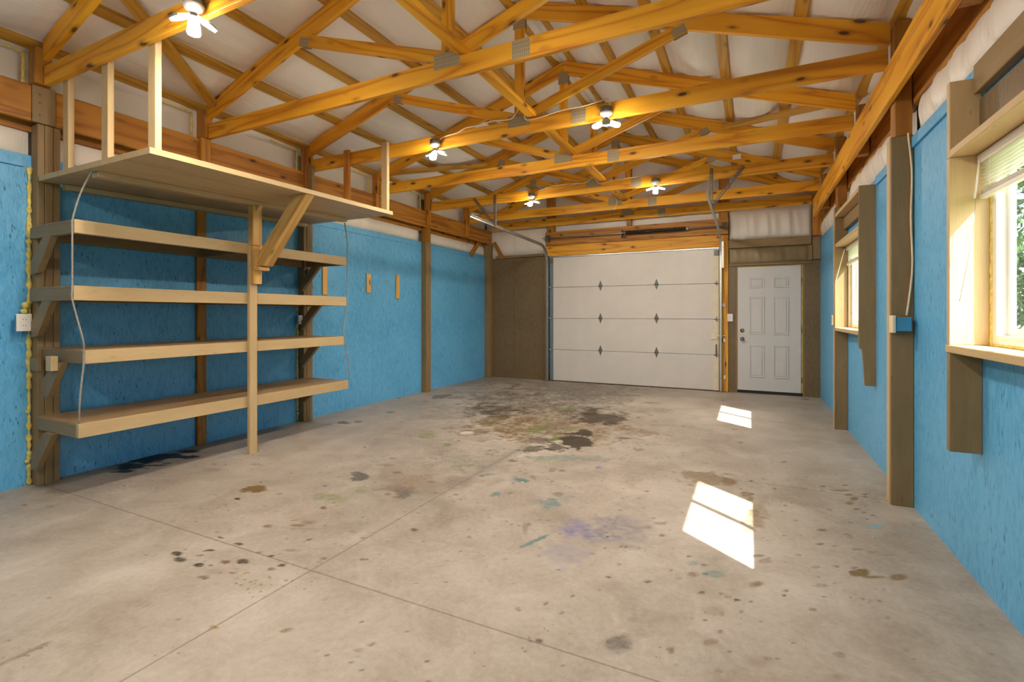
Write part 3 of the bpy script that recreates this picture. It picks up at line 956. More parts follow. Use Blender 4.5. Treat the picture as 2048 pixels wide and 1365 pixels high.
# left wall
wl = thing('wall_left', 'left garage wall of blue painted strand board', 'wall', (XL, 3.4, 0), kind='structure')
for y0, y1 in ((YF, 0.47), (0.474, 1.76), (1.764, 2.938), (2.942, 4.155), (4.159, 5.36), (5.364, 6.57), (6.574, 7.75), (7.754, 8.80)):
    B(XL - 0.012, XL, y0, y1, 0.0, 2.455).build('strand_board', M['blue'], wl)
B(XL, XL + 0.012, YF, 1.55, 2.37, 2.45, axis=1).build('top_board', M['blue'], wl)
B(XL, XL + 0.012, 4.24, 6.49, 2.375, 2.45, axis=1).build('top_board', M['blue'], wl)
B(XL, XL + 0.012, 6.66, 8.58, 2.375, 2.45, axis=1).build('top_board', M['blue'], wl)
B(XL, XL + 0.02, 1.50, 1.655, 2.36, 2.43, axis=1).build('top_board', M['blue'], wl)
for k, (y0, y1) in enumerate(((YF, 1.70), (1.83, 4.09), (4.22, 6.50), (6.65, 8.72))):
    rb = [y for y in TY if y0 < y < y1]
    sheet('x', XL - 0.05, y0, y1, 2.43, 2.66, 6, 0.055, M['vinyl_wall'], 'insulation', wl, [], 1, k)
    sheet('x', XL - 0.05, y0, y1, 2.90, 3.24, 8, 0.03, M['vinyl_wall'], 'insulation', wl, rb, 1, k + 9)
B(XL - 0.16, XL - 0.14, YF - 0.1, 8.98, 0.0, 3.30).build('outer_siding', M['siding'], wl)

# right wall with two window openings
WIN = [(1.80, 2.98), (5.13, 6.40)]
WZ0, WZ1 = 1.125, 2.01
wr = thing('wall_right', 'right garage wall of blue painted strand board with two windows', 'wall', (XR, 3.4, 0), kind='structure')
ys_ = [YF - 0.1, WIN[0][0] - 0.037, WIN[0][1] + 0.037, WIN[1][0] - 0.001, WIN[1][1], 8.94]
def wall_pieces(x0, x1, ztop, name, m):
    for k in range(0, 5, 2):
        B(x0, x1, ys_[k], ys_[k + 1], 0.0, ztop).build(name, m, wr)
    for a, b_ in ((ys_[1], ys_[2]), (ys_[3], ys_[4])):
        B(x0, x1, a, b_, 0.0, WZ0 - 0.04).build(name, m, wr)
        B(x0, x1, a, b_, WZ1 + 0.04, ztop).build(name, m, wr)
wall_pieces(XR, XR + 0.012, 2.43, 'strand_board', M['blue'])
wall_pieces(XR + 0.10, XR + 0.12, 3.30, 'outer_siding', M['siding'])
for k, (y0, y1) in enumerate(((YF, 1.60), (1.62, 4.03), (4.17, 6.42), (6.55, 8.72))):
    sheet('x', XR + 0.05, y0, y1, 2.40, 2.70, 8, 0.075, M['vinyl_wall'], 'insulation', wr, [], -1, k + 20)
    sheet('x', XR + 0.05, y0, y1, 2.90, 3.22, 8, 0.03, M['vinyl_wall'], 'insulation', wr, [y for y in TY if y0 < y < y1], -1, k + 29)
B(XR - 0.016, XR, 4.18, 5.04, 2.36, 2.43, axis=1).build('top_board', M['blue'], wr)
B(XR - 0.016, XR, 3.02, 4.02, 2.36, 2.43, axis=1).build('top_board', M['blue'], wr)

# back wall
wb = thing('wall_back', 'back garage wall, brown strand board under white insulation', 'wall', (XC, YB, 0), kind='structure')
B(-4.82, -4.21, YB, YB + 0.012, 0, 2.385).build('strand_board', M['brown'], wb)
B(-4.207, -3.54, YB, YB + 0.012, 0, 2.385).build('strand_board', M['brown'], wb)
B(-0.305, -0.205, YB - 0.02, YB, 0, 2.05).build('strand_board', M['brown'], wb)
B(0.765, 0.97, YB - 0.01, YB + 0.002, 0, 2.10).build('strand_board', M['brown'], wb)
gt = lambda x: zroof_up(x) + 0.02
sheet('y', YB + 0.06, -4.82, -3.53, 2.40, 2.94, 8, 0.05, M['vinyl_wall'], 'insulation', wb, [], -1, 41)
sheet('y', YB + 0.06, -4.86, -3.42, 2.95, gt, 8, 0.03, M['vinyl_wall'], 'insulation', wb, [-4.2], -1, 42)
sheet('y', YB + 0.06, -3.42, -0.40, 2.80, gt, 14, 0.03, M['vinyl_wall'], 'insulation', wb, [-2.6, -1.93, -1.2], -1, 43, 90)
sheet('y', YB + 0.06, -0.32, 1.0, 2.95, gt, 8, 0.05, M['vinyl_wall'], 'insulation', wb, [], -1, 44, 40)
sheet('y', YB + 0.06, -0.305, 0.86, 2.46, 2.95, 14, 0.085, M['vinyl_wall'], 'insulation', wb, [], -1, 45, 50)
sheet('y', YB + 0.03, -0.305, 0.86, 2.08, 2.35, 10, 0.03, M['vinyl_brown'], 'painted_insulation', wb, [], -1, 46, 40)
B(-4.99, 1.12, 8.95, 8.98, 0.0, 4.5).build('outer_siding', M['siding'], wb)

wf = thing('wall_front', 'garage wall behind the camera', 'wall', (XC, YF, 0), kind='structure')
B(-4.99, 1.12, YF - 0.10, YF, 0.0, 2.45).build('strand_board', M['blue'], wf)
B(-4.99, 1.12, YF - 0.10, YF, 2.452, 4.5).build('insulation', M['vinyl_wall'], wf)

# ceiling: sagging white facing between the purlins, roof sheets over it
ce = thing('ceiling', 'sloping ceiling of sagging white insulation facing between purlins', 'ceiling', (XC, 3.4, 4.2), kind='structure')
def slope(side):
    ds = []
    stops = [0.0] + PUR + [3.05]
    for i, (a, b) in enumerate(zip(stops[:-1], stops[1:])):
        n = 12 if b - a > 0.2 else 2
        if 0 < i < len(stops) - 2:
            ds.append((a, 0)); a += 0.046; b -= 0.046
        ds += [(a + (b - a) * k / n, k / n) for k in range(n)]
        if 0 < i < len(stops) - 2:
            ds.append((b, 0))
    ds.append((3.05, 0))
    trs = [YF - 0.1] + TY[1:] + [8.66, 8.98]
    ysl = []
    for a, b in zip(trs[:-1], trs[1:]):
        n = max(4, int((b - a) / 0.06))
        ysl += [(a + (b - a) * k / n, k / n) for k in range(n)]
    ysl.append((8.98, 0))
    r = random.Random(5 + side)
    vs = []
    for yi, (y, ty) in enumerate(ysl):
        for d, t in ds:
            sp = math.sin(PI * t) ** 0.75 if t > 0 else 0
            st = math.sin(PI * ty) ** 0.45 if ty > 0 else 0
            amp = 0.105 if side > 0 else 0.075
            k = sp * (0.2 + 0.8 * st)
            bz = amp * k * (1 + 0.12 * math.sin(y * 9 + d * 3)) + 0.004 * sp * math.sin(d * 50 + 3 * math.sin(y * 4))
            vs.append((XC + side * d, y, 4.19 + 0.036 - d / 3.0 - bz))
    nd = len(ds)
    fs = []
    for i in range(len(ysl) - 1):
        for j in range(nd - 1):
            q = i * nd + j
            fs.append([q, q + 1, q + nd + 1, q + nd])
    MB().add(vs, fs, None, True).build('insulation_facing', M['vinyl'], ce, (XC, 0, 4.19))
    MB().prism([(XC, 4.30), (XC + side * 3.2, 4.30 - 3.2 / 3), (XC + side * 3.2, 4.32 - 3.2 / 3), (XC, 4.32)], 'y', YF - 0.1, 8.99).build('roof_sheet', M['siding'], ce)
slope(-1); slope(1)

# ------------------------------------------------------------------ windows
def foam_line(mb, p0, p1, r, seed, n=None, amp=0.5):
    rr = random.Random(seed)
    p0 = Vector(p0); p1 = Vector(p1)
    n = n or max(3, int((p1 - p0).length / 0.02))
    pts = [p0 + (p1 - p0) * i / n for i in range(n + 1)]
    return mb.tube(pts, [r * (1 + amp * rr.uniform(-0.5, 1)) for _ in pts], 7)

def window(idx, y0, y1, near_board, far_is_post, label):
    w = thing('window_%d' % idx, label, 'window', (XR + 0.05, (y0 + y1) / 2, WZ0), kind='structure')
    xa, xb = 1.0, 1.065
    fz0, fz1 = WZ0, WZ1
    f = MB()
    fw = 0.05
    f.box(xa, xb, y0, y1, fz0, fz0 + fw); f.box(xa, xb, y0, y1, fz1 - fw, fz1)
    f.box(xa, xb, y0, y0 + fw, fz0 + fw, fz1 - fw); f.box(xa, xb, y1 - fw, y1, fz0 + fw, fz1 - fw)
    f.build('window_frame', M['vinyl_frame'], w)
    ym = (y0 + y1) / 2
    for k, (a, b, xo) in enumerate(((y0 + fw, ym + 0.02, 1.012), (ym - 0.02, y1 - fw, 1.036))):
        s = MB(); sw = 0.03
        s.box(xo, xo + 0.02, a, b, fz0 + fw, fz0 + fw + sw); s.box(xo, xo + 0.02, a, b, fz1 - fw - sw, fz1 - fw)
        s.box(xo, xo + 0.02, a, a + sw, fz0 + fw + sw, fz1 - fw - sw); s.box(xo, xo + 0.02, b - sw, b, fz0 + fw + sw, fz1 - fw - sw)
        so = s.build('sash', M['vinyl_frame'], w)
        B(xo + 0.008, xo + 0.012, a + sw, b - sw, fz0 + fw + sw, fz1 - fw - sw).build('pane', M['glass'], so)
    # liner between room board and frame, sill, header board, side boards
    B(0.845, 1.0, y0 - (0.04 if not far_is_post else -0.001), y1 + (0.04 if not far_is_post else -0.001), WZ0 - 0.036, WZ0, axis=1, bev=0.003).build('window_sill', M['tan'], w)
    B(0.85, 1.0, y0, y1 - 0.001, WZ1 + 0.001, WZ1 + 0.037, axis=1, bev=0.003).build('header_board', M['tan'], w)
    if far_is_post:
        B(0.97, 1.0, y1 - 0.02, y1, WZ0, WZ1, axis=2).build('jamb_board', M['tan'], w)
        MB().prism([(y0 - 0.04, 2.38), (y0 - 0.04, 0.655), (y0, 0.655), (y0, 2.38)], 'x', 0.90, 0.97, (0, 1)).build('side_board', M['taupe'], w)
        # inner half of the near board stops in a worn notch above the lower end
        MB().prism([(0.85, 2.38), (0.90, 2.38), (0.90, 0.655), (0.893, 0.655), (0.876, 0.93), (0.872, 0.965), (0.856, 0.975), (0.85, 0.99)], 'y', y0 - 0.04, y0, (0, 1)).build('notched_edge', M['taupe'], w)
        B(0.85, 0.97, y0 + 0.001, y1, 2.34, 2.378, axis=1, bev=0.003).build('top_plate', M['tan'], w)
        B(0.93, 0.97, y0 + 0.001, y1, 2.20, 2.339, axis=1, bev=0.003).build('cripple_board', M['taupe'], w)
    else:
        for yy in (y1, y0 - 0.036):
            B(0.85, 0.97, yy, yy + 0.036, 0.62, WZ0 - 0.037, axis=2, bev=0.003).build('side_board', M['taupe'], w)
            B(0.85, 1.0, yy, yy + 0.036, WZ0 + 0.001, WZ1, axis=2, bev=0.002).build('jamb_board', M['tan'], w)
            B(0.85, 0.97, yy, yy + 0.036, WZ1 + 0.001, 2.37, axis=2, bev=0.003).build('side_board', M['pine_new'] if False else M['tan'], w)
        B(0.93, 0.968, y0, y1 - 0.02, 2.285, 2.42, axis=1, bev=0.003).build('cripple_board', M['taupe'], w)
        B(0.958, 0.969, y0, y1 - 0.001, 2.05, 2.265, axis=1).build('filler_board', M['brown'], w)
    fm = MB()
    foam_line(fm, (0.999, y1 - 0.006, WZ0), (0.999, y1 - 0.006, WZ1), 0.006, idx)
    foam_line(fm, (0.999, y0, WZ0 + 0.004), (0.999, y1, WZ0 + 0.004), 0.007, idx + 5)
    fm.build('foam_bead', M['foam'], w)
    return w
window(1, WIN[0][0], WIN[0][1], False, False, 'nearer window at the right edge with a deep tan wooden box around it')
window(2, WIN[1][0], WIN[1][1], True, True, 'farther window on the right wall beyond the post with the blue box')

def blind(y0, y1, label, wand_pts, cord_pts):
    b = thing('window_blind', label, 'blind', (0.97, (y0 + y1) / 2, 1.80))
    b['group'] = 'window blinds on the right wall'
    B(0.945, 0.985, y0 + 0.015, y1 - 0.015, 1.965, 2.005, bev=0.004).build('head_rail', M['blind'], b)
    s = MB()
    for z in (1.956, 1.940, 1.924, 1.908, 1.892, 1.876, 1.860):
        s.brd((0.966, y0 + 0.02, z), (0.966, y1 - 0.02, z), (1, 0, -0.15), 0.018, 0.0012, 0)
    s.build('slats', M['blind'], b)
    r = MB()
    for k in range(5):
        r.brd((0.966, y0 + 0.02, 1.838 - k * 0.0035), (0.966, y1 - 0.02, 1.838 - k * 0.0035), (1, 0, 0), 0.024, 0.0015, 0)
    r.build('gathered_slats', M['blind'], b)
    B(0.952, 0.980, y0 + 0.02, y1 - 0.02, 1.800, 1.820, bev=0.004).build('bottom_rail', M['blind'], b)
    for yy in (y0 + 0.15, y1 - 0.12):
        MB().tube([(0.953, yy, 1.965), (0.953, yy, 1.82)], 0.0012, 5).build('ladder_cord', M['blind'], b)
    MB().tube(wand_pts, 0.004, 6).build('wand', M['blind'], b)
    if cord_pts:
        MB().tube(cord_pts, 0.0013, 5).build('pull_cord', M['rope'], b)
blind(WIN[0][0], WIN[0][1], 'white slat blind raised short in the nearer window at the right edge',
      [(0.942, 2.93, 1.97), (0.925, 2.93, 1.80)], [(0.93, 2.93, 1.80), (0.915, 2.93, 1.60), (0.875, 2.94, 1.33)])
blind(WIN[1][0], WIN[1][1], 'white slat blind raised short in the farther window beyond the blue box post',
      [(0.93, 6.35, 1.98), (0.84, 6.30, 1.62)], None)

# ------------------------------------------------------------------ posts
def post(name, label, cat, parts, loc, group=None):
    t = thing(name, label, cat, loc, group)
    for nm, bx, m in parts:
        B(*bx, axis=2, bev=0.004).build(nm, M[m], t)
    return t
for (y0, lab, casez) in ((1.70, 'painted wall post, shaded brown, at the left end of the shelves', 2.68),
                          (4.09, 'painted wall post, shaded brown, at the right end of the shelves', 2.68),
                          (6.51, 'brown wall post on the blue left wall beyond the shelves', 2.46),
                          (-0.75, 'brown wall post on the left wall behind the camera', 2.68)):
    ps = [('ply', (-4.819, -4.722, y0, y0 + 0.042, 0.0, casez), 'taupe'),
          ('ply', (-4.819, -4.719, y0 + 0.043, y0 + 0.090, 0.0, casez), 'taupe'),
          ('ply', (-4.819, -4.724, y0 + 0.091, y0 + 0.134, 0.0, casez), 'taupe')]
    if casez < 2.6:
        ps.append(('upper_post', (-4.819, -4.724, y0 + 0.004, y0 + 0.130, casez + 0.001, 2.68), 'pine_red'))
    t = post('wall_post', lab, 'post', ps, (-4.77, y0 + 0.067, 0), 'left wall posts')
    if y0 in (1.70,):
        B(-4.738, -4.698, 1.662, 1.797, 2.681, 2.95, axis=2, bev=0.002).build('splice_plate', M['taupe'], t)
        for k, z in enumerate((2.74, 2.83, 2.89)):
            MB().lathe([(0, 0.006), (0.004, 0.005)], (-4.698, 1.705, z), (1, 0, 0), 8).build('bolt', M['steel_dark'], t)
tag(B(-4.819, -4.785, 2.895, 2.985, 0, 2.34, axis=2, bev=0.003).build('wall_stud', M['pine_red']), 'dark bare wooden stud behind the middle of the shelves', 'stud')
tag(B(-4.819, -4.69, 8.62, 8.728, 0, 2.68, axis=2, bev=0.004).build('corner_post', M['taupe']), 'painted post, shaded brown, in the far left corner', 'post')
for y0, lab in ((4.025, 'tan painted post on the right wall carrying the blue electrical box'), (6.405, 'tan painted post at the far side of the farther window'), (1.56, 'painted post on the right wall outside the frame')):
    post('wall_post', lab, 'post', [('casing', (0.846, 0.969, y0, y0 + 0.036, 0, 2.45), 'taupe'), ('casing', (0.850, 0.969, y0 + 0.037, y0 + 0.13, 0, 2.45), 'tan'),
                                    ('upper_post', (0.870, 0.962, y0 + 0.004, y0 + 0.125, 2.451, 3.22), 'pine_red')], (0.91, y0 + 0.06, 0), 'right wall posts')
tag(B(0.86, 0.968, 8.60, 8.70, 2.46, 3.10, axis=2, bev=0.004).build('corner_post', M['pine_red']), 'dark bare wooden post at the top of the far right corner', 'post')

# ------------------------------------------------------------------ long beams along the walls
def beam(name, label, b, m, axis=1, cat='beam', group=None):
    return tag(B(*b, axis=axis, bev=0.004).build(name, M[m]), label, cat, group)
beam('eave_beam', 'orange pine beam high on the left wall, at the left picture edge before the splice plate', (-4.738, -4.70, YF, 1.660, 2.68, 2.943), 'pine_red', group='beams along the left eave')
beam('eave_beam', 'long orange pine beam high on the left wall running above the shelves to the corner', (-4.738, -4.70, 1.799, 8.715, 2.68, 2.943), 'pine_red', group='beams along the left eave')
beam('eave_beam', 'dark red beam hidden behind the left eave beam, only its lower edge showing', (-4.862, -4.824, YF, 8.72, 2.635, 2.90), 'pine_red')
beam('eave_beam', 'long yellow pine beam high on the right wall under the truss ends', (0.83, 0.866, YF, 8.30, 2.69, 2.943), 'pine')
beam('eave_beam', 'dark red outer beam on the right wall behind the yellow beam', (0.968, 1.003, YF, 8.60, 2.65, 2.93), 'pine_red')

# ------------------------------------------------------------------ trusses
ORD = ['nearest', 'second', 'third', 'fourth', 'fifth', 'sixth']
def lower(d): return 4.04 - abs(d) / 3.0
def upper(d): return 4.19 - abs(d) / 3.0
def truss(y, label, green=False):
    m = M['pine']
    t = thing('roof_truss', label, 'truss', (XC, y, ZG), 'pine roof trusses')
    y0, y1 = y, y + 0.038
    H = 2.74
    splice = 0.58
    for a, b_ in ((-2.70, splice - 0.001), (splice + 0.001, 2.78)):
        B(XC + a, XC + b_, y0, y1, ZG, ZG + 0.14, axis=0, bev=0.003).build('bottom_chord', m, t)
    for s in (-1, 1):
        e = 2.72 if s < 0 else 2.79
        poly = [(XC + s * 0.001, lower(0)), (XC + s * e, lower(e)), (XC + s * e, upper(e)), (XC + s * 0.001, upper(0))]
        MB().prism(poly, 'y', y0, y1, (3, -s)).build('top_chord', m, t)
        # diagonal web
        ax, az, bx, bz = 0.12, 3.13, 1.44, 3.575
        dx, dz = bx - ax, bz - az
        L = math.hypot(dx, dz); nx_, nz_ = -dz / L * 0.0445, dx / L * 0.0445
        ex, ez = dx / L * 0.4, dz / L * 0.4
        w = [(ax - ex + nx_, az - ez + nz_), (ax - ex - nx_, az - ez - nz_), (bx + ex - nx_, bz + ez - nz_), (bx + ex + nx_, bz + ez + nz_)]
        w = clip(w, 0, -1, -(ZG + 0.142)); w = clip(w, -1, 0, -0.047); w = clip(w, 1 / 3.0, 1, 4.038); w = clip(w, 1, 0, 1.50)
        w = [(XC + s * p, q) for p, q in w]
        MB().prism(w, 'y', y0, y1, (dx * s, dz)).build('web', m, t)
    kp = [(XC - 0.045, ZG + 0.142), (XC + 0.045, ZG + 0.142), (XC + 0.045, lower(0.045) - 0.002), (XC, lower(0) - 0.002), (XC - 0.045, lower(0.045) - 0.002)]
    MB().prism(kp, 'y', y0, y1, (0, 1)).build('king_post', m, t)
    plates = [((-0.11, 0.11), (3.02, 3.13)), ((splice - 0.065, splice + 0.065), (2.955, 3.078)), ((-0.06, 0.06), (3.93, 4.06)),
              ]
    for (a, b_), (c, d) in plates:
        for yy in ((y0 - 0.002, y0), (y1, y1 + 0.002)):
            pass
        mb = MB(); mb.prism([(XC + a, c), (XC + b_, c), (XC + b_, d), (XC + a, d)], 'y', y0 - 0.002, y0 - 0.0001, (1, 0))
        mb.prism([(XC + a, c), (XC + b_, c), (XC + b_, d), (XC + a, d)], 'y', y1 + 0.0001, y1 + 0.002, (1, 0))
        mb.build('truss_plate', M['gusset'], t)
    for s in (-1, 1):
        cx, cz = 1.42, 3.55
        u = Vector((3, -1)).normalized(); u = Vector((math.cos(0.33), math.sin(0.33))); v = Vector((-u.y, u.x))
        q = []
        for p_, r_ in ((-0.055, -0.038), (0.055, -0.038), (0.055, 0.038), (-0.055, 0.038)):
            P = Vector((cx, cz)) + u * p_ + v * r_
            q.append((XC + s * P.x, P.y))
        mb = MB(); mb.prism(q, 'y', y0 - 0.002, y0 - 0.0001, (s * u.x, u.y)); mb.prism(q, 'y', y1 + 0.0001, y1 + 0.002, (s * u.x, u.y))
        mb.build('truss_plate', M['gusset'], t)
    return t
TR = TY[1:] + [8.62]
lab = {1: 'pine roof truss behind the camera, above the frame', 2: 'pine roof truss right above the camera, above the frame'}
names = ['nearest roof truss in view, carrying the big lamp at upper left',
         'second roof truss in view, no lamp, its chord leaving the picture at upper right',
         'third roof truss in view, with two lamps and a cable along its chord',
         'fourth roof truss in view, without lamps, between the two lamp trusses',
         'fifth roof truss in view, with two small lamps and the track hangers',
         'sixth roof truss in view, with the white paper tag',
         'last roof truss against the back gable wall']
TRUSS = []
for k, y in enumerate(TR):
    TRUSS.append(truss(y, 'pine roof truss above and behind the camera' if k == 0 else 'pine roof truss right above the camera' if k == 1 else names[k - 2]))
# heel blocks beside the truss ends
for k, y in enumerate(TR[:-1]):
    where = 'behind the camera' if k < 2 else 'beside the left end of the %s roof truss in view' % ORD[k - 2]
    on_post = abs(y - 1.703) < 0.1
    b = MB()
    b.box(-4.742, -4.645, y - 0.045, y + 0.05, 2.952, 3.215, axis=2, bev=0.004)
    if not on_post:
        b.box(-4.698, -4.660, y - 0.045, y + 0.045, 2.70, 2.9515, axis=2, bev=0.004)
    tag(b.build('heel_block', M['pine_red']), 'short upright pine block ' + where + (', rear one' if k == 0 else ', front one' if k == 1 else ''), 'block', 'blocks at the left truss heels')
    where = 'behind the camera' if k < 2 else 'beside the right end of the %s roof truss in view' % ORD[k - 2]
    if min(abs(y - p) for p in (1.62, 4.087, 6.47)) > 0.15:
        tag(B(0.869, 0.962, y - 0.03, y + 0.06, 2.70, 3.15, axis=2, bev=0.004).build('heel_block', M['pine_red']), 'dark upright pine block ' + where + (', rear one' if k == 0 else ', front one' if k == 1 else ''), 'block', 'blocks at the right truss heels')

# purlins
PN = ['next to the ridge', 'second down from the ridge', 'third down from the ridge', 'fourth down from the ridge', 'fifth down from the ridge', 'lowest, along the wall']
for s, sn in ((-1, 'left'), (1, 'right')):
    for k, d in enumerate(PUR):
        u = Vector((s * 3, 0, -1)).normalized(); n = Vector((s * 1, 0, 3)).normalized()
        c = Vector((XC + s * d, 0, upper(d))) + n * 0.020
        mb = MB()
        mb.brd((c.x, YF, c.z), (c.x, 8.88, c.z), u, 0.089, 0.036, 0.002)
        tag(mb.build('roof_purlin', M['pine_green']), 'long flat purlin on the %s roof slope, %s' % (sn, PN[k]), 'purlin', 'roof purlins')

# bracing
tag(W((XC + 0.13, YF, 3.106), (XC + 0.13, 8.6, 3.106), (1, 0, 0), 0.089, 0.038).build('centre_brace', M['pine']), 'long board lying along the truss bottom chords beside the king posts', 'brace')
def zb(d): return 4.11 - abs(d) / 3.0
def rbrace(d0, y0, d1, y1, s, label):
    a = Vector((XC + s * d0, y0, zb(d0))); b = Vector((XC + s * d1, y1, zb(d1)))
    n = Vector((s, 0, 3)).normalized()
    tag(W(a, b, n.cross((b - a).normalized()), 0.089, 0.036).build('roof_brace', M['pine_green']), label, 'brace', 'diagonal braces under the roof')
rbrace(1.865, 1.745, 2.61, 2.90, -1, 'diagonal roof brace at upper left between the nearest and second trusses in view')
rbrace(2.63, 5.352, 1.67, 6.50, -1, 'diagonal roof brace on the left slope above the small lamp')
rbrace(2.65, 5.352, 1.66, 6.50, 1, 'diagonal roof brace on the right slope near the eave')
MBx = W((-4.79, 8.05, 2.40), (-4.79, 8.32, 2.68), (0, 1, 1), 0.085, 0.036)
tag(MBx.build('knee_brace', M['pine_red']), 'short dark knee brace above the blue wall near the far left corner', 'brace')
tag(W((-4.64, 8.70, 2.72), (-4.44, 8.70, 2.38), (1, 0, 1), 0.07, 0.036).build('knee_brace', M['pine_red']), 'short dark knee brace on the back wall in the far left corner', 'brace')

# ------------------------------------------------------------------ wall shelves
def wall_shelf(zt, zb_, y0, y1, xf, label, third=False):
    t = thing('wall_shelf', label, 'shelf', (-4.4, (y0 + y1) / 2, zb_), 'long painted shelves on the left wall')
    B(xf - 0.036, xf, y0, y1, zb_, zt, axis=1, bev=0.002).build('front_rail', M['tan'], t)
    B(-4.74, xf - 0.0365, y0 + 0.001, y0 + 0.038, zb_, zt - 0.013, axis=0, bev=0.002).build('end_rail', M['taupe'], t)  # darker than the front rail: shade put into the paint colour
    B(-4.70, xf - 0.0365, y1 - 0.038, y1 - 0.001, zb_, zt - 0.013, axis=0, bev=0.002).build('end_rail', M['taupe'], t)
    B(-4.775, -4.742, 1.838, 4.085, zb_, zt - 0.013, axis=1, bev=0.002).build('back_rail', M['taupe'], t)
    B(-4.715, xf - 0.037, y0 + 0.002, y1 - 0.002, zt - 0.012, zt - 0.001, axis=1).build('deck', M['worn_deck'], t)
    B(-4.741, xf - 0.037, 2.90, 2.936, zb_, zt - 0.013, axis=0, bev=0.002).build('cross_rail', M['taupe'], t)
    z = zb_
    ly = 1.687 if third else 1.662
    pl = [(-4.715, z - 0.265), (-4.715, z - 0.15), (-4.545, z - 0.001), (-4.415, z - 0.001), (-4.62, z - 0.25)]
    dx = 0.09 if third else 0.0
    pl = [(p + dx, q) for p, q in pl]
    if zb_ < 0.45: pl = [(-4.725, z - 0.29), (-4.715, z - 0.17), (-4.53, z - 0.001), (-4.40, z - 0.001), (-4.64, z - 0.275)]
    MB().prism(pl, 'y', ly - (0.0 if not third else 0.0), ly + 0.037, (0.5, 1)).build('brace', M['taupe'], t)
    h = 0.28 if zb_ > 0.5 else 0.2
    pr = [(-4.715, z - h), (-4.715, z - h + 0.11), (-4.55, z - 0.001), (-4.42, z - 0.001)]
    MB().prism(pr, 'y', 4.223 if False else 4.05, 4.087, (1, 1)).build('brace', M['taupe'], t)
    if third:
        B(-4.45, -4.375, 1.645, 1.686, 0.872, 0.975, axis=2, bev=0.002).build('cleat', M['tan'], t)
        B(-4.74, -4.62, 1.663, 1.686, 0.86, 0.955, axis=0, bev=0.002).build('cleat', M['taupe'], t)
    return t
wall_shelf(1.915, 1.822, 1.664, 4.139, -4.10, 'topmost of the four long tan shelves on the blue left wall')
wall_shelf(1.465, 1.365, 1.661, 4.139, -4.10, 'second shelf from the top on the blue left wall')
wall_shelf(1.022, 0.928, 1.724, 4.102, -4.10, 'third shelf from the top, with a small end block at its left', True)
wall_shelf(0.520, 0.424, 1.688, 4.168, -4.10, 'lowest of the four long tan shelves, nearest the floor')

t = thing('shelf_prop', 'upright prop before the shelves with yellow knee brace to the overhead shelf', 'post', (-4.08, 2.965, 0))
B(-4.099, -4.062, 2.925, 3.0, 0.0, 1.895, axis=2, bev=0.003).build('post', M['tan'], t)
B(-4.061, -4.025, 2.935, 3.02, 1.545, 1.893, axis=2, bev=0.003).build('scab_board', M['pine_new'], t)
B(-4.099, -4.030, 2.935, 3.025, 1.897, 2.256, axis=2, bev=0.003).build('upper_post', M['pine_new'], t)
B(-4.0245, -3.988, 2.93, 3.03, 1.67, 1.86, axis=2, bev=0.003).build('cleat', M['pine_new'], t)
B(-3.987, -3.935, 2.93, 3.03, 1.665, 1.70, axis=1, bev=0.003).build('cleat', M['pine_new'], t)
MB().prism([(-3.985, 1.705), (-3.985, 1.80), (-3.52, 2.293), (-3.375, 2.293), (-3.90, 1.705)], 'y', 2.945, 3.035, (1, 1.05)).build('knee_brace', M['pine_new'], t)
MB().prism([(-4.029, 2.20), (-4.029, 2.255), (-3.975, 2.255)], 'y', 2.96, 3.0, (1, 1)).build('gusset_block', M['pine_new'], t)

# overhead shelf hung from the trusses
t = thing('overhead_shelf', 'wide tan overhead shelf hung from the roof trusses above the wall shelves', 'shelf', (-4.0, 2.93, 2.27))
Y0, Y1 = 1.70, 4.16
def oz(y): return 2.252 + (y - 1.72) * 0.036
def ox(y): return -3.275 - (y - 1.72) * 0.071
nb = 5
for k in range(nb):
    vs = []
    for y in (Y0, Y1):
        xf, xb_ = ox(y), -4.70
        a = xb_ + (xf - xb_) * k / nb; b_ = xb_ + (xf - xb_) * (k + 1) / nb - 0.006
        for x, dz in ((a, 0), (b_, 0), (b_, 0.038), (a, 0.038)):
            vs.append((x, y, oz(y) + dz))
    fs = [[0, 1, 2, 3], [7, 6, 5, 4], [0, 4, 5, 1], [1, 5, 6, 2], [2, 6, 7, 3], [3, 7, 4, 0]]
    off = RNG.uniform(0, 30)
    gs = [(v[1] + off, v[0], v[2]) for v in vs]
    MB().add(vs, fs, gs).build('deck_board', M['tan'], t)
W((-4.05, 1.76, oz(1.76) - 0.02), (-4.05, 4.06, oz(4.06) - 0.02), (1, 0, 0), 0.085, 0.038).build('under_rail', M['tan'], t)
W((-4.68, 1.84, oz(1.84) - 0.022), (-4.68, 4.08, oz(4.08) - 0.022), (1, 0, 0), 0.07, 0.04).build('under_rail', M['tan'], t)
hz = lambda y: oz(y) + 0.039
for (x0, x1) in ((-3.385, -3.305), (-3.935, -3.855), (-4.46, -4.385)):
    B(x0, x1, 1.745, 1.783, hz(1.76), 3.02 if x0 > -3.5 else 2.99, axis=2, bev=0.003).build('hanger', M['tan'], t)
for (x0, x1, m) in ((-3.535, -3.455, 'tan'), (-4.075, -4.0, 'pine_red'), (-4.635, -4.56, 'taupe')):
    B(x0, x1, 4.066, 4.105, hz(4.08), 3.10 if m != 'taupe' else 3.0, axis=2, bev=0.003).build('hanger', M[m], t)

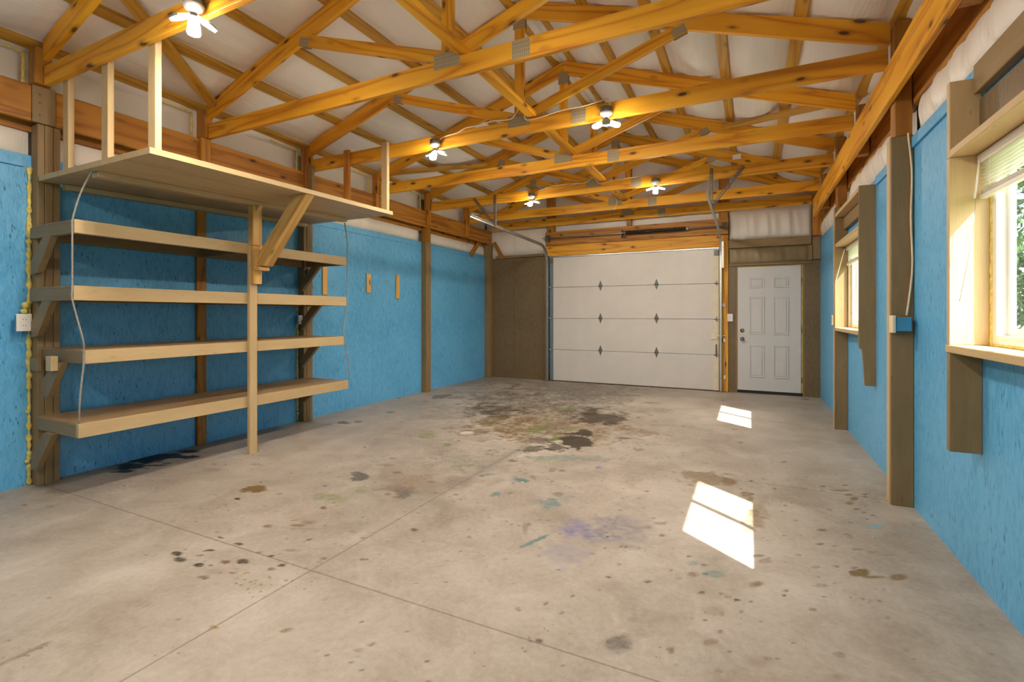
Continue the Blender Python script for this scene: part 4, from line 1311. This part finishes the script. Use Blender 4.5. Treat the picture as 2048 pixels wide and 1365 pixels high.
# ropes
def catm(pts, n=8):
    P = [Vector(p) for p in pts]; P = [P[0]] + P + [P[-1]]
    out = []
    for i in range(1, len(P) - 2):
        for k in range(n):
            s = k / n
            a, b_, c, d = P[i - 1], P[i], P[i + 1], P[i + 2]
            out.append(0.5 * ((2 * b_) + (c - a) * s + (2 * a - 5 * b_ + 4 * c - d) * s * s + (3 * b_ - a - 3 * c + d) * s ** 3))
    out.append(P[-2]); return out
tag(MB().tube(catm([(-4.02, 1.73, 2.245), (-4.07, 1.69, 2.10), (-4.094, 1.655, 1.92), (-4.094, 1.652, 1.82), (-4.092, 1.652, 1.46), (-4.092, 1.652, 1.365), (-4.07, 1.70, 1.10), (-4.093, 1.714, 1.02), (-4.094, 1.714, 0.93), (-4.085, 1.69, 0.70), (-4.12, 1.70, 0.525)]), 0.006, 6).build('rope', M['rope']),
    'thin grey rope at the left ends of the shelves, from overhead shelf to lowest shelf', 'rope')
tag(MB().tube(catm([(-4.05, 4.06, 2.29), (-4.07, 4.12, 2.10), (-4.095, 4.146, 1.92), (-4.095, 4.147, 1.82), (-4.095, 4.147, 1.46), (-4.095, 4.147, 1.36), (-4.10, 4.09, 1.10), (-4.094, 4.110, 1.01), (-4.094, 4.110, 0.93), (-4.09, 4.16, 0.72), (-4.098, 4.175, 0.50)]), 0.006, 6).build('rope', M['rope']),
    'thin dark rope hanging at the right ends of the shelves', 'rope')

# small yellow boards on the blue wall
for y, z0, z1, lab in ((4.49, 1.515, 1.88, 'narrow yellow wooden strip on the blue wall just right of the shelf post'),
                       (5.275, 1.572, 1.838, 'shorter yellow wooden strip on the blue wall, middle of three'),
                       (5.90, 1.505, 1.87, 'longer yellow wooden strip on the blue wall, nearest the far post')):
    tag(B(-4.819, -4.80, y - 0.04, y + 0.04, z0, z1, axis=2, bev=0.004).build('wall_cleat', M['pine_new']), lab, 'wooden strip', 'wooden strips on the blue wall')

# ------------------------------------------------------------------ lamps
def lamp(x, y, label, rots, out_leaf=None, tilts=(0.5, 0.5, 0.5)):
    t = thing('ceiling_lamp', label, 'lamp', (x, y, 2.90), 'three panel lamps on the trusses')
    yc = y - 0.052
    bx = MB()
    bx.lathe([(0, 0.050), (0.002, 0.052), (0.042, 0.052), (0.045, 0.048)], (x, yc, 2.975), (0, 0, 1), 8)
    bx.build('junction_box', M['steel_dark'], t)
    MB().lathe([(0, 0.024), (0.012, 0.028), (0.022, 0.045), (0.036, 0.054), (0.040, 0.054), (0.0405, 0.03)], (x, yc, 2.934), (0, 0, 1), 20).build('lamp_holder', M['porcelain'], t)
    MB().lathe([(0, 0.018), (0.008, 0.030), (0.022, 0.032), (0.03, 0.02), (0.045, 0.014)], (x, yc, 2.889), (0, 0, 1), 16).build('lamp_hub', M['lamp_frame'], t)
    for k in range(3):
        a = rots + k * 2 * PI / 3
        d = Vector((math.cos(a), math.sin(a), 0))
        tl = tilts[k]
        u = (d * math.cos(tl) + Vector((0, 0, -1)) * math.sin(tl)).normalized()
        side = Vector((-d.y, d.x, 0))
        n = u.cross(side)
        if n.z < 0: n = -n
        c = Vector((x, yc, 2.900)) + d * 0.034
        # rounded leaf outline
        def outline(L0, L1, w):
            pts = []
            for q in range(7):
                th = -PI / 2 + PI * q / 6
                pts.append((L1 - w * 0.6 + math.cos(th) * w * 0.6, math.sin(th) * w))
            pts += [(L0, w * 0.8), (L0, -w * 0.8)]
            return pts
        def slab(pts, h0, h1):
            m_ = MB(); n_ = len(pts)
            vs = [c + u * p + side * q + n * h0 for p, q in pts] + [c + u * p + side * q + n * h1 for p, q in pts]
            fs = [list(range(n_)), [n_ + i for i in range(n_)][::-1]] + [[i, n_ + i, n_ + (i + 1) % n_, (i + 1) % n_] for i in range(n_)]
            return m_.add(vs, fs)
        lf = slab(outline(0.0, 0.100, 0.036), -0.001, 0.010).build('lamp_leaf', M['lamp_frame'], t)
        off = (out_leaf == k)
        slab(outline(0.006, 0.095, 0.032), -0.012, -0.0012).build('light_panel', M['led_off'] if off else M['glow'], lf)
    return t
LX = (-2.835, -1.09)
def lamp_y(y): return y
lamp(-2.76, TY[3], 'big bright three panel lamp at upper left on the nearest truss', 0.5, None, (0.55, 0.3, 0.55))
lamp(LX[1], TY[3], 'three panel lamp on the nearest truss, right of the ridge and above the frame', 0.6)
lamp(LX[0], TY[5], 'left lamp on the third truss, one panel unlit', 4.5, 1, (0.7, 0.3, 0.4))
lamp(LX[1], TY[5], 'bright three panel lamp right of the ridge on the third truss', 0.785, None, (0.15, 0.15, 0.75))
lamp(LX[0], TY[7], 'small far lamp on the fifth truss left of the ridge', 4.3, 1, (0.5, 0.2, 0.3))
lamp(LX[1], TY[7], 'far lamp on the fifth truss right of the ridge', -0.35, None, (0.3, 0.4, 0.3))
lamp(LX[0], TY[1], 'added unseen three panel lamp on the truss behind the camera, left of the ridge', 0.3)  # added pair out of view, put in to light the foreground
lamp(LX[1], TY[1], 'added unseen three panel lamp on the truss behind the camera, right of the ridge', 0.3)

# cables
def cable(pts, label, r=0.006, name='lamp_cable', m='cable'):
    tag(MB().tube(catm(pts), r, 6).build(name, M[m]), label, 'cable', 'cream cables on the trusses' if name == 'lamp_cable' else None)
y = TY[5] - 0.008
cable([(-2.79, y - 0.03, 3.02), (-2.74, y, 3.055), (-2.60, y, 3.07), (-2.50, y, 3.10), (-2.36, y, 3.10), (-2.2, y, 3.115), (-2.02, y, 3.10), (-1.96, y, 3.14), (-1.90, y - 0.005, 3.22)], 'cream cable along the third truss from its left lamp to the king post')
cable([(-1.875, y - 0.003, 3.22), (-1.87, y - 0.006, 3.12), (-1.855, y, 3.07), (-1.80, y, 3.06), (-1.7, y, 3.065), (-1.5, y, 3.09), (-1.3, y, 3.09), (-1.15, y - 0.01, 3.10), (-1.07, y - 0.04, 3.09), (-1.06, y - 0.045, 3.02)], 'cream cable along the third truss to its right lamp')
y = TY[7] - 0.008
cable([(-2.79, y - 0.03, 3.02), (-2.72, y, 3.06), (-2.5, y, 3.10), (-2.25, y, 3.10), (-2.05, y, 3.09), (-1.93, y, 3.16)], 'cream cable along the fifth truss from its left lamp')
cable([(-1.93, y, 3.16), (-1.88, y, 3.10), (-1.855, y, 3.065), (-1.80, y, 3.06), (-1.6, y, 3.08), (-1.3, y, 3.09), (-1.15, y - 0.01, 3.10), (-1.07, y - 0.04, 3.08), (-1.06, y - 0.045, 3.02)], 'cream cable along the fifth truss to its right lamp')
y = TY[3] - 0.008
cable([(-2.72, y - 0.035, 3.02), (-2.66, y - 0.01, 3.10), (-2.60, y, 3.20), (-2.3, y, 3.24), (-1.95, y, 3.2)], 'cream cable rising from the big lamp on the nearest truss')
y = TY[8] - 0.01
cable([(-1.93, y, 3.13), (-1.89, y - 0.03, 3.08), (-1.90, y - 0.035, 3.0), (-1.93, y - 0.03, 2.94), (-1.97, y, 2.96)], 'small loose loop of cream cable on the sixth truss plate')
cable([(0.935, 4.013, 2.46), (0.955, 4.012, 2.2), (0.950, 4.012, 1.9), (0.958, 4.012, 1.62), (0.948, 4.010, 1.45), (0.925, 4.0, 1.262)], 'cream cable running down the right post into the blue box', 0.006, 'post_cable')
tag(B(-0.22, -0.11, TY[8] - 0.004, TY[8] - 0.001, 3.50, 3.57).build('paper_tag', M['paper']), 'white paper tag stapled on the sixth truss, right of the ridge', 'tag')

# ------------------------------------------------------------------ outlets, boxes, switches
def outlet(label, cx, cy, cz, face, w=0.075, h=0.115, depth=0.04, boxm='box_blue', plate='plastic_white', name='wall_outlet', sockets=True, cat='outlet'):
    t = thing(name, label, cat, (cx, cy, cz - h / 2))
    f = Vector(face); s = Vector((-f.y, f.x, 0))
    def bxw(o0, o1, ww, hh, m, nm, zc=0.0, sc=0.0):
        c0 = Vector((cx, cy, cz + zc)) + f * o0 + s * sc; c1 = Vector((cx, cy, cz + zc)) + f * o1 + s * sc
        lo = [min(c0[i], c1[i]) - (abs(s[i]) * ww / 2 if i < 2 else 0) for i in range(3)]
        hi = [max(c0[i], c1[i]) + (abs(s[i]) * ww / 2 if i < 2 else 0) for i in range(3)]
        return B(lo[0], hi[0], lo[1], hi[1], cz + zc - hh / 2, cz + zc + hh / 2, bev=0.002).build(nm, M[m], t)
    bxw(0.0, depth, w * 0.85, h * 0.85, boxm, 'back_box')
    bxw(depth, depth + 0.006, w, h, plate, 'cover_plate')
    if sockets:
        for z in (h * 0.18, -h * 0.18):
            bxw(depth + 0.006, depth + 0.008, w * 0.45, h * 0.26, plate, 'socket', z)
            sl = MB()
            for q in (-1, 1):
                c = Vector((cx, cy, cz + z)) + f * (depth + 0.0085) + s * (q * w * 0.09)
                sl.box(c.x - 0.0012 - abs(f.x) * 0.0, c.x + 0.0012, c.y - 0.0012, c.y + 0.0012, c.z - 0.004, c.z + 0.004)
            sl.build('socket_slot', M['rubber'], t)
    else:
        bxw(depth + 0.006, depth + 0.012, w * 0.14, h * 0.2, plate, 'toggle')
    return t
outlet('cream double outlet at the left picture edge, on a blue box in the foam seam', -4.775, 1.628, 1.21, (1, 0, 0), w=0.085, h=0.125, depth=0.045)
outlet('white outlet under the second shelf by the right shelf post', -4.79, 4.055, 1.205, (1, 0, 0), w=0.055, h=0.105, depth=0.05)
outlet('small white outlet on the blue wall just right of the far wall post', -4.819, 6.70, 1.225, (1, 0, 0), w=0.06, h=0.10, depth=0.012)
outlet('white light switch on the brown wall left of the entry door', -0.285, YB - 0.021, 1.215, (0, -1, 0), w=0.085, h=0.125, depth=0.02, sockets=False, name='light_switch', cat='switch')
outlet('cream cover plate on the tan post at the far side of the farther window', 0.846, 6.47, 1.205, (-1, 0, 0), w=0.07, h=0.115, depth=0.012, boxm='plastic_cream', plate='plastic_cream')
t = thing('junction_box', 'blue electrical box with cream cover on the right wall post', 'electrical box', (0.90, 3.985, 1.155))
B(0.858, 0.942, 3.955, 4.024, 1.160, 1.250, bev=0.003).build('box_body', M['box_blue'], t)
B(0.838, 0.857, 3.945, 4.030, 1.148, 1.262, bev=0.003).build('cover_plate', M['plastic_cream'], t)
t = thing('junction_box', 'small round grey box under the topmost shelf at the right shelf post', 'electrical box', (-4.69, 4.15, 1.72))
MB().lathe([(0, 0.045), (0.035, 0.045), (0.037, 0.04)], (-4.722, 4.155, 1.765), (1, 0, 0), 12).build('box_body', M['steel_dark'], t)
MB().lathe([(0, 0.012), (0.01, 0.010)], (-4.684, 4.155, 1.765), (1, 0, 0), 8).build('screw_hub', M['steel'], t)

# spray foam seams
def seam(p0, p1, r, seed, label, amp=0.9, blobs=()):
    mb = MB(); foam_line(mb, p0, p1, r, seed, amp=amp)
    for (p, q) in blobs:
        bmv = bmesh.new(); bmesh.ops.create_icosphere(bmv, subdivisions=2, radius=1.0)
        rr = random.Random(seed + 1)
        vs = [(p[0] + v.co.x * q * 0.8, p[1] + v.co.y * q * rr.uniform(0.9, 1.1), p[2] + v.co.z * q) for v in bmv.verts]
        fs = [[v.index for v in f.verts] for f in bmv.faces]; bmv.free()
        mb.add(vs, fs, None, True)
    tag(mb.build('foam_seam', M['foam']), label, 'spray foam', 'yellow spray foam seams')
seam((-4.812, 1.685, 0.0), (-4.812, 1.685, 2.36), 0.010, 1, 'yellow bumpy spray foam seam on the left side of the left shelf post', 1.1,
     [((-4.80, 1.665, 1.335), 0.028), ((-4.79, 1.65, 1.29), 0.022), ((-4.805, 1.672, 0.18), 0.015), ((-4.805, 1.675, 0.55), 0.014)])
seam((-4.812, 4.077, 0.0), (-4.812, 4.077, 1.44), 0.007, 3, 'thin yellow spray foam seam on the left side of the right shelf post', 1.2, [((-4.80, 4.07, 0.10), 0.018)])
for k, y in enumerate(TR[2:7]):
    mb = MB(); foam_line(mb, (-4.80, y - 0.056, 2.955), (-4.80, y - 0.056, 3.20), 0.009, 20 + k)
    foam_line(mb, (-4.80, y - 0.055, 3.20), (-4.80, y - 0.40, 3.21), 0.007, 40 + k)
    tag(mb.build('foam_seam', M['foam']), 'yellow spray foam beside the left heel block of the %s roof truss in view' % ORD[k], 'spray foam', 'yellow spray foam seams')

# ------------------------------------------------------------------ back wall: garage door and its hardware
t = thing('garage_door', 'white sectional garage door of four panels in the back wall', 'garage door', (-1.9, 8.72, 0))
gz = [0.012, 0.60, 1.19, 1.78, 2.352]
for k in range(4):
    p = MB(); p.box(-3.365, -0.50, 8.70, 8.742, gz[k] + 0.0025, gz[k + 1] - 0.0025, axis=0, bev=0.003)
    s = p.build('door_section', M['door_white'], t)
    B(-3.43, -3.366, 8.692, 8.742, gz[k] + 0.002, gz[k + 1] - 0.002, axis=2).build('end_stile', M['steel_blue'], s)
    B(-0.5395, -0.452, 8.688, 8.6995, gz[k] + 0.002, gz[k + 1] - 0.002, axis=2, bev=0.001).build('end_stile', M['cream'], s)
def hinge(x, z, m):
    h = MB()
    h.prism([(x - 0.036, z), (x, z - 0.098), (x + 0.036, z), (x, z + 0.098)], 'y', 8.692, 8.699, (0, 1))
    h.prism([(x - 0.016, z), (x, z - 0.05), (x + 0.016, z), (x, z + 0.05)], 'y', 8.684, 8.6915, (0, 1))
    h.tube([(x - 0.036, 8.684, z), (x + 0.036, 8.684, z)], 0.009, 8)
    return h
for x in (-2.443, -1.45):
    for z in gz[1:4]:
        hinge(x, z + 0.01, 0).build('hinge', M['steel_dark'], t)
for z in gz[1:4]:
    h = hinge(-0.488, z, 0).build('roller_hinge', M['steel_dark'], t)
    MB().tube([(-0.50, 8.655, z), (-0.41, 8.655, z)], 0.007, 8).build('roller', M['steel'], h)
    MB().tube([(-3.40, 8.655, z), (-3.46, 8.655, z)], 0.012, 8).build('roller', M['steel'], t)
for x in (-0.49, -3.40):
    h = B(x - 0.035, x + 0.035, 8.67, 8.687, 2.24, 2.33, bev=0.003).build('top_roller_bracket', M['steel_dark'], t)
B(-3.43, -0.45, 8.685, 8.7395, 2.354, 2.372, axis=0).build('top_strut', M['steel'], t)
B(-3.43, -0.45, 8.70, 8.74, 0.0, 0.011, axis=0).build('bottom_seal', M['rubber'], t)
la = B(-0.575, -0.475, 8.668, 8.687, 0.86, 0.965, bev=0.002).build('latch', M['cream'], t)
MB().tube([(-0.475, 8.66, 0.915), (-0.39, 8.66, 0.915)], 0.008, 8).build('latch_bar', M['plastic_white'], la)
MB().lathe([(0, 0.016), (0.012, 0.018), (0.02, 0.012)], (-0.37, 8.655, 0.915), (0, -1, 0), 10).build('latch_knob', M['brass'], la)
hd = MB(); hd.tube(catm([(-0.492, 8.682, 0.77), (-0.492, 8.655, 0.755), (-0.492, 8.65, 0.70), (-0.492, 8.655, 0.645), (-0.492, 8.682, 0.63)]), 0.009, 8)
hd.build('pull_handle', M['steel_dark'], t)

def track(x, sgn, label):
    t = thing('door_track', label, 'door track', (x, 8.62, 0), 'garage door tracks')
    path = [(8.635, 0.02), (8.635, 2.22)]
    for k in range(1, 9):
        a = k / 8 * math.radians(88)
        path.append((8.635 - 0.34 * (1 - math.cos(a)), 2.22 + 0.34 * math.sin(a)))
    path.append((5.80, 2.625))
    def chan(pts):
        m_ = MB(); prof = [(-0.022, 0.0), (-0.022, 0.028), (0.022, 0.028), (0.022, 0.0)]   # (offset in the path plane, offset along x)
        th = 0.0025
        outer = prof + [(p[0] * (1 - th / 0.022), p[1] - (th if p[1] > 0 else 0)) for p in prof[::-1]]
        vs = []; n_ = len(outer)
        for i, p in enumerate(pts):
            a = Vector(pts[max(i - 1, 0)]); b_ = Vector(pts[min(i + 1, len(pts) - 1)])
            d = (b_ - a).normalized(); nn = Vector((-d.y, d.x))
            for o1, o2 in outer:
                vs.append((x - sgn * 0.014 + sgn * o2, p[0] + nn.x * o1, p[1] + nn.y * o1))
        fs = []
        for i in range(len(pts) - 1):
            for k in range(n_):
                k2 = (k + 1) % n_
                fs.append([i * n_ + k, i * n_ + k2, (i + 1) * n_ + k2, (i + 1) * n_ + k])
        fs.append(list(range(n_))); fs.append([(len(pts) - 1) * n_ + k for k in range(n_)])
        return m_.add(vs, fs)
    chan(path[:2]).build('vertical_track', M['steel'], t)
    chan(path[1:]).build('horizontal_track', M['steel'], t)
    def angle(p0, p1, wd, nm):
        m_ = MB(); p0 = Vector(p0); p1 = Vector(p1)
        L = (p1 - p0).length; n_ = int(L / 0.03)
        ex = (p1 - p0).normalized(); ey = (Vector(wd) - ex * ex.dot(Vector(wd))).normalized(); ez = ex.cross(ey)
        # slotted angle: two rails joined by rungs
        for o in (-0.013, 0.013):
            m_.brd(p0 + ey * o, p1 + ey * o, ey, 0.009, 0.0025, 0)
        for k in range(n_ + 1):
            q = p0 + ex * (L * k / n_)
            m_.brd(q - ey * 0.013, q + ey * 0.013, ex, 0.012, 0.0025, 0)
        m_.brd(p0 + ey * 0.017 + ez * 0.014, p1 + ey * 0.017 + ez * 0.014, ez, 0.028, 0.0025, 0)
        return m_.build(nm, M['steel_dark'], t)
    yh = TY[7] - 0.022
    angle((x, yh, 2.59), (x, yh, 3.07), (1, 0, 0), 'hanger')
    angle((x + sgn * 0.02, yh - 0.006, 2.63), (x + sgn * 0.36, yh - 0.006, 3.05), (1, 0, 0), 'hanger')
    # wall angle beside the vertical track
    B(x + sgn * 0.016, x + sgn * 0.020, 8.60, 8.699, 0.02, 2.30).build('wall_angle', M['steel_dark'] if sgn < 0 else M['steel'], t)
    for z in (0.35, 1.0, 1.6, 2.1):
        B(x - 0.012, x + 0.012, 8.66, 8.70, z, z + 0.05).build('track_bracket', M['steel_dark'], t)
    return t
track(-3.455, -1, 'galvanized door track at the left side of the garage door')
t = track(-0.425, 1, 'galvanized door track at the right side of the garage door')
B(-0.404, -0.372, 8.56, 8.575, 2.02, 2.45, bev=0.001).build('flag_bracket', M['steel'], t)

t = thing('torsion_spring', 'black torsion spring on a thin steel shaft above the garage door', 'spring', (-1.9, 8.55, 2.66))
MB().tube([(-3.52, 8.56, 2.705), (-0.32, 8.56, 2.695)], 0.012, 10).build('shaft', M['steel'], t)
sp = []
for k in range(0, 24 * 46 + 1):
    a = 2 * PI * k / 24
    sp.append((-1.95 + 1.0 * k / (24 * 46), 8.56 + 0.026 * math.cos(a), 2.70 + 0.026 * math.sin(a)))
MB().tube(sp, 0.0095, 5).build('coil', M['black'], t)
MB().lathe([(0, 0.03), (0.04, 0.03)], (-1.99, 8.56, 2.70), (1, 0, 0), 10).build('winding_cone', M['steel_dark'], t)
MB().lathe([(0, 0.03), (0.04, 0.03)], (-0.95, 8.56, 2.70), (1, 0, 0), 10).build('winding_cone', M['steel'], t)
for x in (-3.46, -0.40):
    MB().lathe([(0, 0.055), (0.008, 0.06), (0.012, 0.04), (0.03, 0.04), (0.034, 0.06), (0.042, 0.055)], (x, 8.56, 2.70), (1, 0, 0), 16).build('cable_drum', M['steel_dark'], t)
    B(x + 0.05, x + 0.056, 8.54, 8.66, 2.64, 2.76).build('end_bearing_plate', M['steel_dark'], t)
B(-2.03, -2.024, 8.54, 8.66, 2.62, 2.76).build('centre_bracket', M['steel_dark'], t)

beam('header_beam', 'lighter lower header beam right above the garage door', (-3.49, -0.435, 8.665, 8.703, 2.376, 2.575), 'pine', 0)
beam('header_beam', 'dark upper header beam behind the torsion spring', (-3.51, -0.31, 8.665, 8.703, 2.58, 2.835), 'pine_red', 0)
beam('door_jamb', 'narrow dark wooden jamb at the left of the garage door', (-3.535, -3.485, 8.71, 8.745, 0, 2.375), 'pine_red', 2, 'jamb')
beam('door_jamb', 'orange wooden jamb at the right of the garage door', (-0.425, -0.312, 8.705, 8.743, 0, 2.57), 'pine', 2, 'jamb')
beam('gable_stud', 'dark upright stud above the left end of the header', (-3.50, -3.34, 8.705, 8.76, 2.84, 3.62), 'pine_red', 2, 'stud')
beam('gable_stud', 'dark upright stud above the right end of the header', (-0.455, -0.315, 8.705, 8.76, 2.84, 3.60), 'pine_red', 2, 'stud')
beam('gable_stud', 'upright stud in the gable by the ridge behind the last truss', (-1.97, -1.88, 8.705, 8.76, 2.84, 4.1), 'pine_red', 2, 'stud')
beam('wall_plate', 'brown painted plate on top of the brown panel left of the garage door', (-4.60, -3.56, 8.69, 8.728, 2.39, 2.44), 'taupe', 0, 'board')
beam('wall_plate', 'brown painted plate above the entry door under the white insulation', (-0.305, 0.85, 8.69, 8.728, 2.345, 2.475), 'taupe', 0, 'board')
beam('wall_plate', 'thin brown plate on top of the entry door frame', (-0.305, 0.86, 8.695, 8.735, 2.052, 2.085), 'taupe', 0, 'board')
beam('trim_block', 'brown painted upright board at the top of the far right corner', (0.865, 0.968, 8.68, 8.716, 2.11, 2.455), 'taupe', 2, 'board')
beam('trim_block', 'short brown upright block above the right end of the entry door', (0.805, 0.862, 8.66, 8.694, 2.10, 2.33), 'taupe', 2, 'board')

# entry door
d = thing('door_1', 'white six panel entry door right of the garage door', 'door', (0.27, YB, 0), kind='structure')
X0, X1 = -0.172, 0.716
s = MB(); s.box(X0, X1, YB - 0.002, YB + 0.04, 0.048, 2.028, axis=2)
for (a, b_) in ((-0.007, 0.212), (0.334, 0.550)):
    for (c, e) in ((1.69, 1.855), (0.948, 1.55), (0.262, 0.782)):
        w = 0.022; yb = YB - 0.002
        for q in ((a, b_, c, c + w), (a, b_, e - w, e), (a, a + w, c + w, e - w), (b_ - w, b_, c + w, e - w)):
            s.box(q[0], q[1], yb - 0.011, yb, q[2], q[3], bev=0.005)
        s.box(a + w + 0.012, b_ - w - 0.012, yb - 0.009, yb, c + w + 0.012, e - w - 0.012, bev=0.004)
s.build('door_leaf', M['man_white'], d)
for zc in (1.007,):
    MB().lathe([(0, 0.034), (0.012, 0.032), (0.014, 0.016), (0.026, 0.014)], (-0.105, YB - 0.003, zc), (0, -1, 0), 18).build('deadbolt', M['brass'], d)
MB().lathe([(0, 0.032), (0.006, 0.032), (0.010, 0.012), (0.03, 0.012), (0.036, 0.024), (0.05, 0.028), (0.062, 0.022), (0.066, 0.005)], (-0.105, YB - 0.003, 0.87), (0, -1, 0), 18).build('door_knob', M['nickel'], d)
for z in (0.25, 1.03, 1.80):
    MB().tube([(0.724, YB - 0.006, z - 0.045), (0.724, YB - 0.006, z + 0.045)], 0.008, 8).build('hinge', M['steel_dark'], d)
jm = MB(); jm.box(-0.204, -0.178, YB - 0.012, YB + 0.04, 0, 2.05); jm.box(0.738, 0.764, YB - 0.012, YB + 0.04, 0, 2.05); jm.box(-0.178, 0.738, YB - 0.012, YB + 0.04, 2.034, 2.05)
jm.build('door_frame', M['taupe'], d)
fm = MB(); foam_line(fm, (0.731, YB - 0.002, 0.05), (0.731, YB - 0.002, 2.03), 0.006, 77); foam_line(fm, (-0.175, YB + 0.0, 2.031), (0.73, YB, 2.031), 0.004, 78)
foam_line(fm, (-0.1755, YB + 0.002, 0.05), (-0.1755, YB + 0.002, 2.03), 0.003, 79)
fm.build('foam_bead', M['foam'], d)
B(-0.177, 0.737, YB + 0.001, YB + 0.05, 0.001, 0.046).build('door_gap', M['dark'], d)  # near-black box drawn as the shade in the gap under the door

# control cable on the garage door jamb
t = thing('sensor_cable', 'thin tan cable stapled down the orange jamb beside the garage door', 'cable', (-0.37, 8.69, 0.1))
MB().tube(catm([(-0.330, 8.695, 1.23), (-0.352, 8.695, 1.20), (-0.358, 8.695, 1.05), (-0.352, 8.695, 0.80), (-0.366, 8.695, 0.5), (-0.360, 8.695, 0.22), (-0.362, 8.695, 0.10), (-0.350, 8.69, 0.02)]), 0.004, 6).build('wire', M['cable'], t)
for (x, z) in ((-0.38, 1.42), (-0.372, 0.845), (-0.366, 0.24)):
    B(x - 0.018, x + 0.018, 8.685, 8.7045, z - 0.03, z + 0.03, bev=0.003).build('cable_clip', M['plastic_white'], t)

# ------------------------------------------------------------------ outside
tag(B(-60, 80, -60, 90, -0.40, -0.26).build('ground', M['grass']), 'grassy ground outside the windows', 'ground', kind='structure')
def tree(x, y, h, r, seed, label):
    t = thing('tree', label, 'tree', (x, y, -0.26))
    rr = random.Random(seed)
    MB().tube([(x, y, -0.26), (x + 0.1, y, h * 0.4), (x, y + 0.1, h * 0.8)], [0.22, 0.16, 0.05], 8).build('trunk', M['bark'], t)
    mb = MB()
    vs = []; fs = []
    for k in range(5200):
        while True:
            p = Vector((rr.uniform(-1, 1), rr.uniform(-1, 1), rr.uniform(-1, 1)))
            if 0.45 < p.length < 1: break
        c = Vector((x, y, h * 0.58)) + Vector((p.x * r, p.y * r, p.z * h * 0.5))
        a = Vector((rr.gauss(0, 1), rr.gauss(0, 1), rr.gauss(0, 1))).normalized(); b_ = a.orthogonal().normalized()
        s = rr.uniform(0.10, 0.2)
        o = len(vs); vs += [c - a * s, c + b_ * s * 0.5, c + a * s, c - b_ * s * 0.5]; fs.append([o, o + 1, o + 2, o + 3])
    mb.add(vs, fs).build('crown', M['leaf'], t)
tree(7.2, 17.6, 7.5, 2.3, 1, 'leafy tree seen through the nearer window at the right edge')
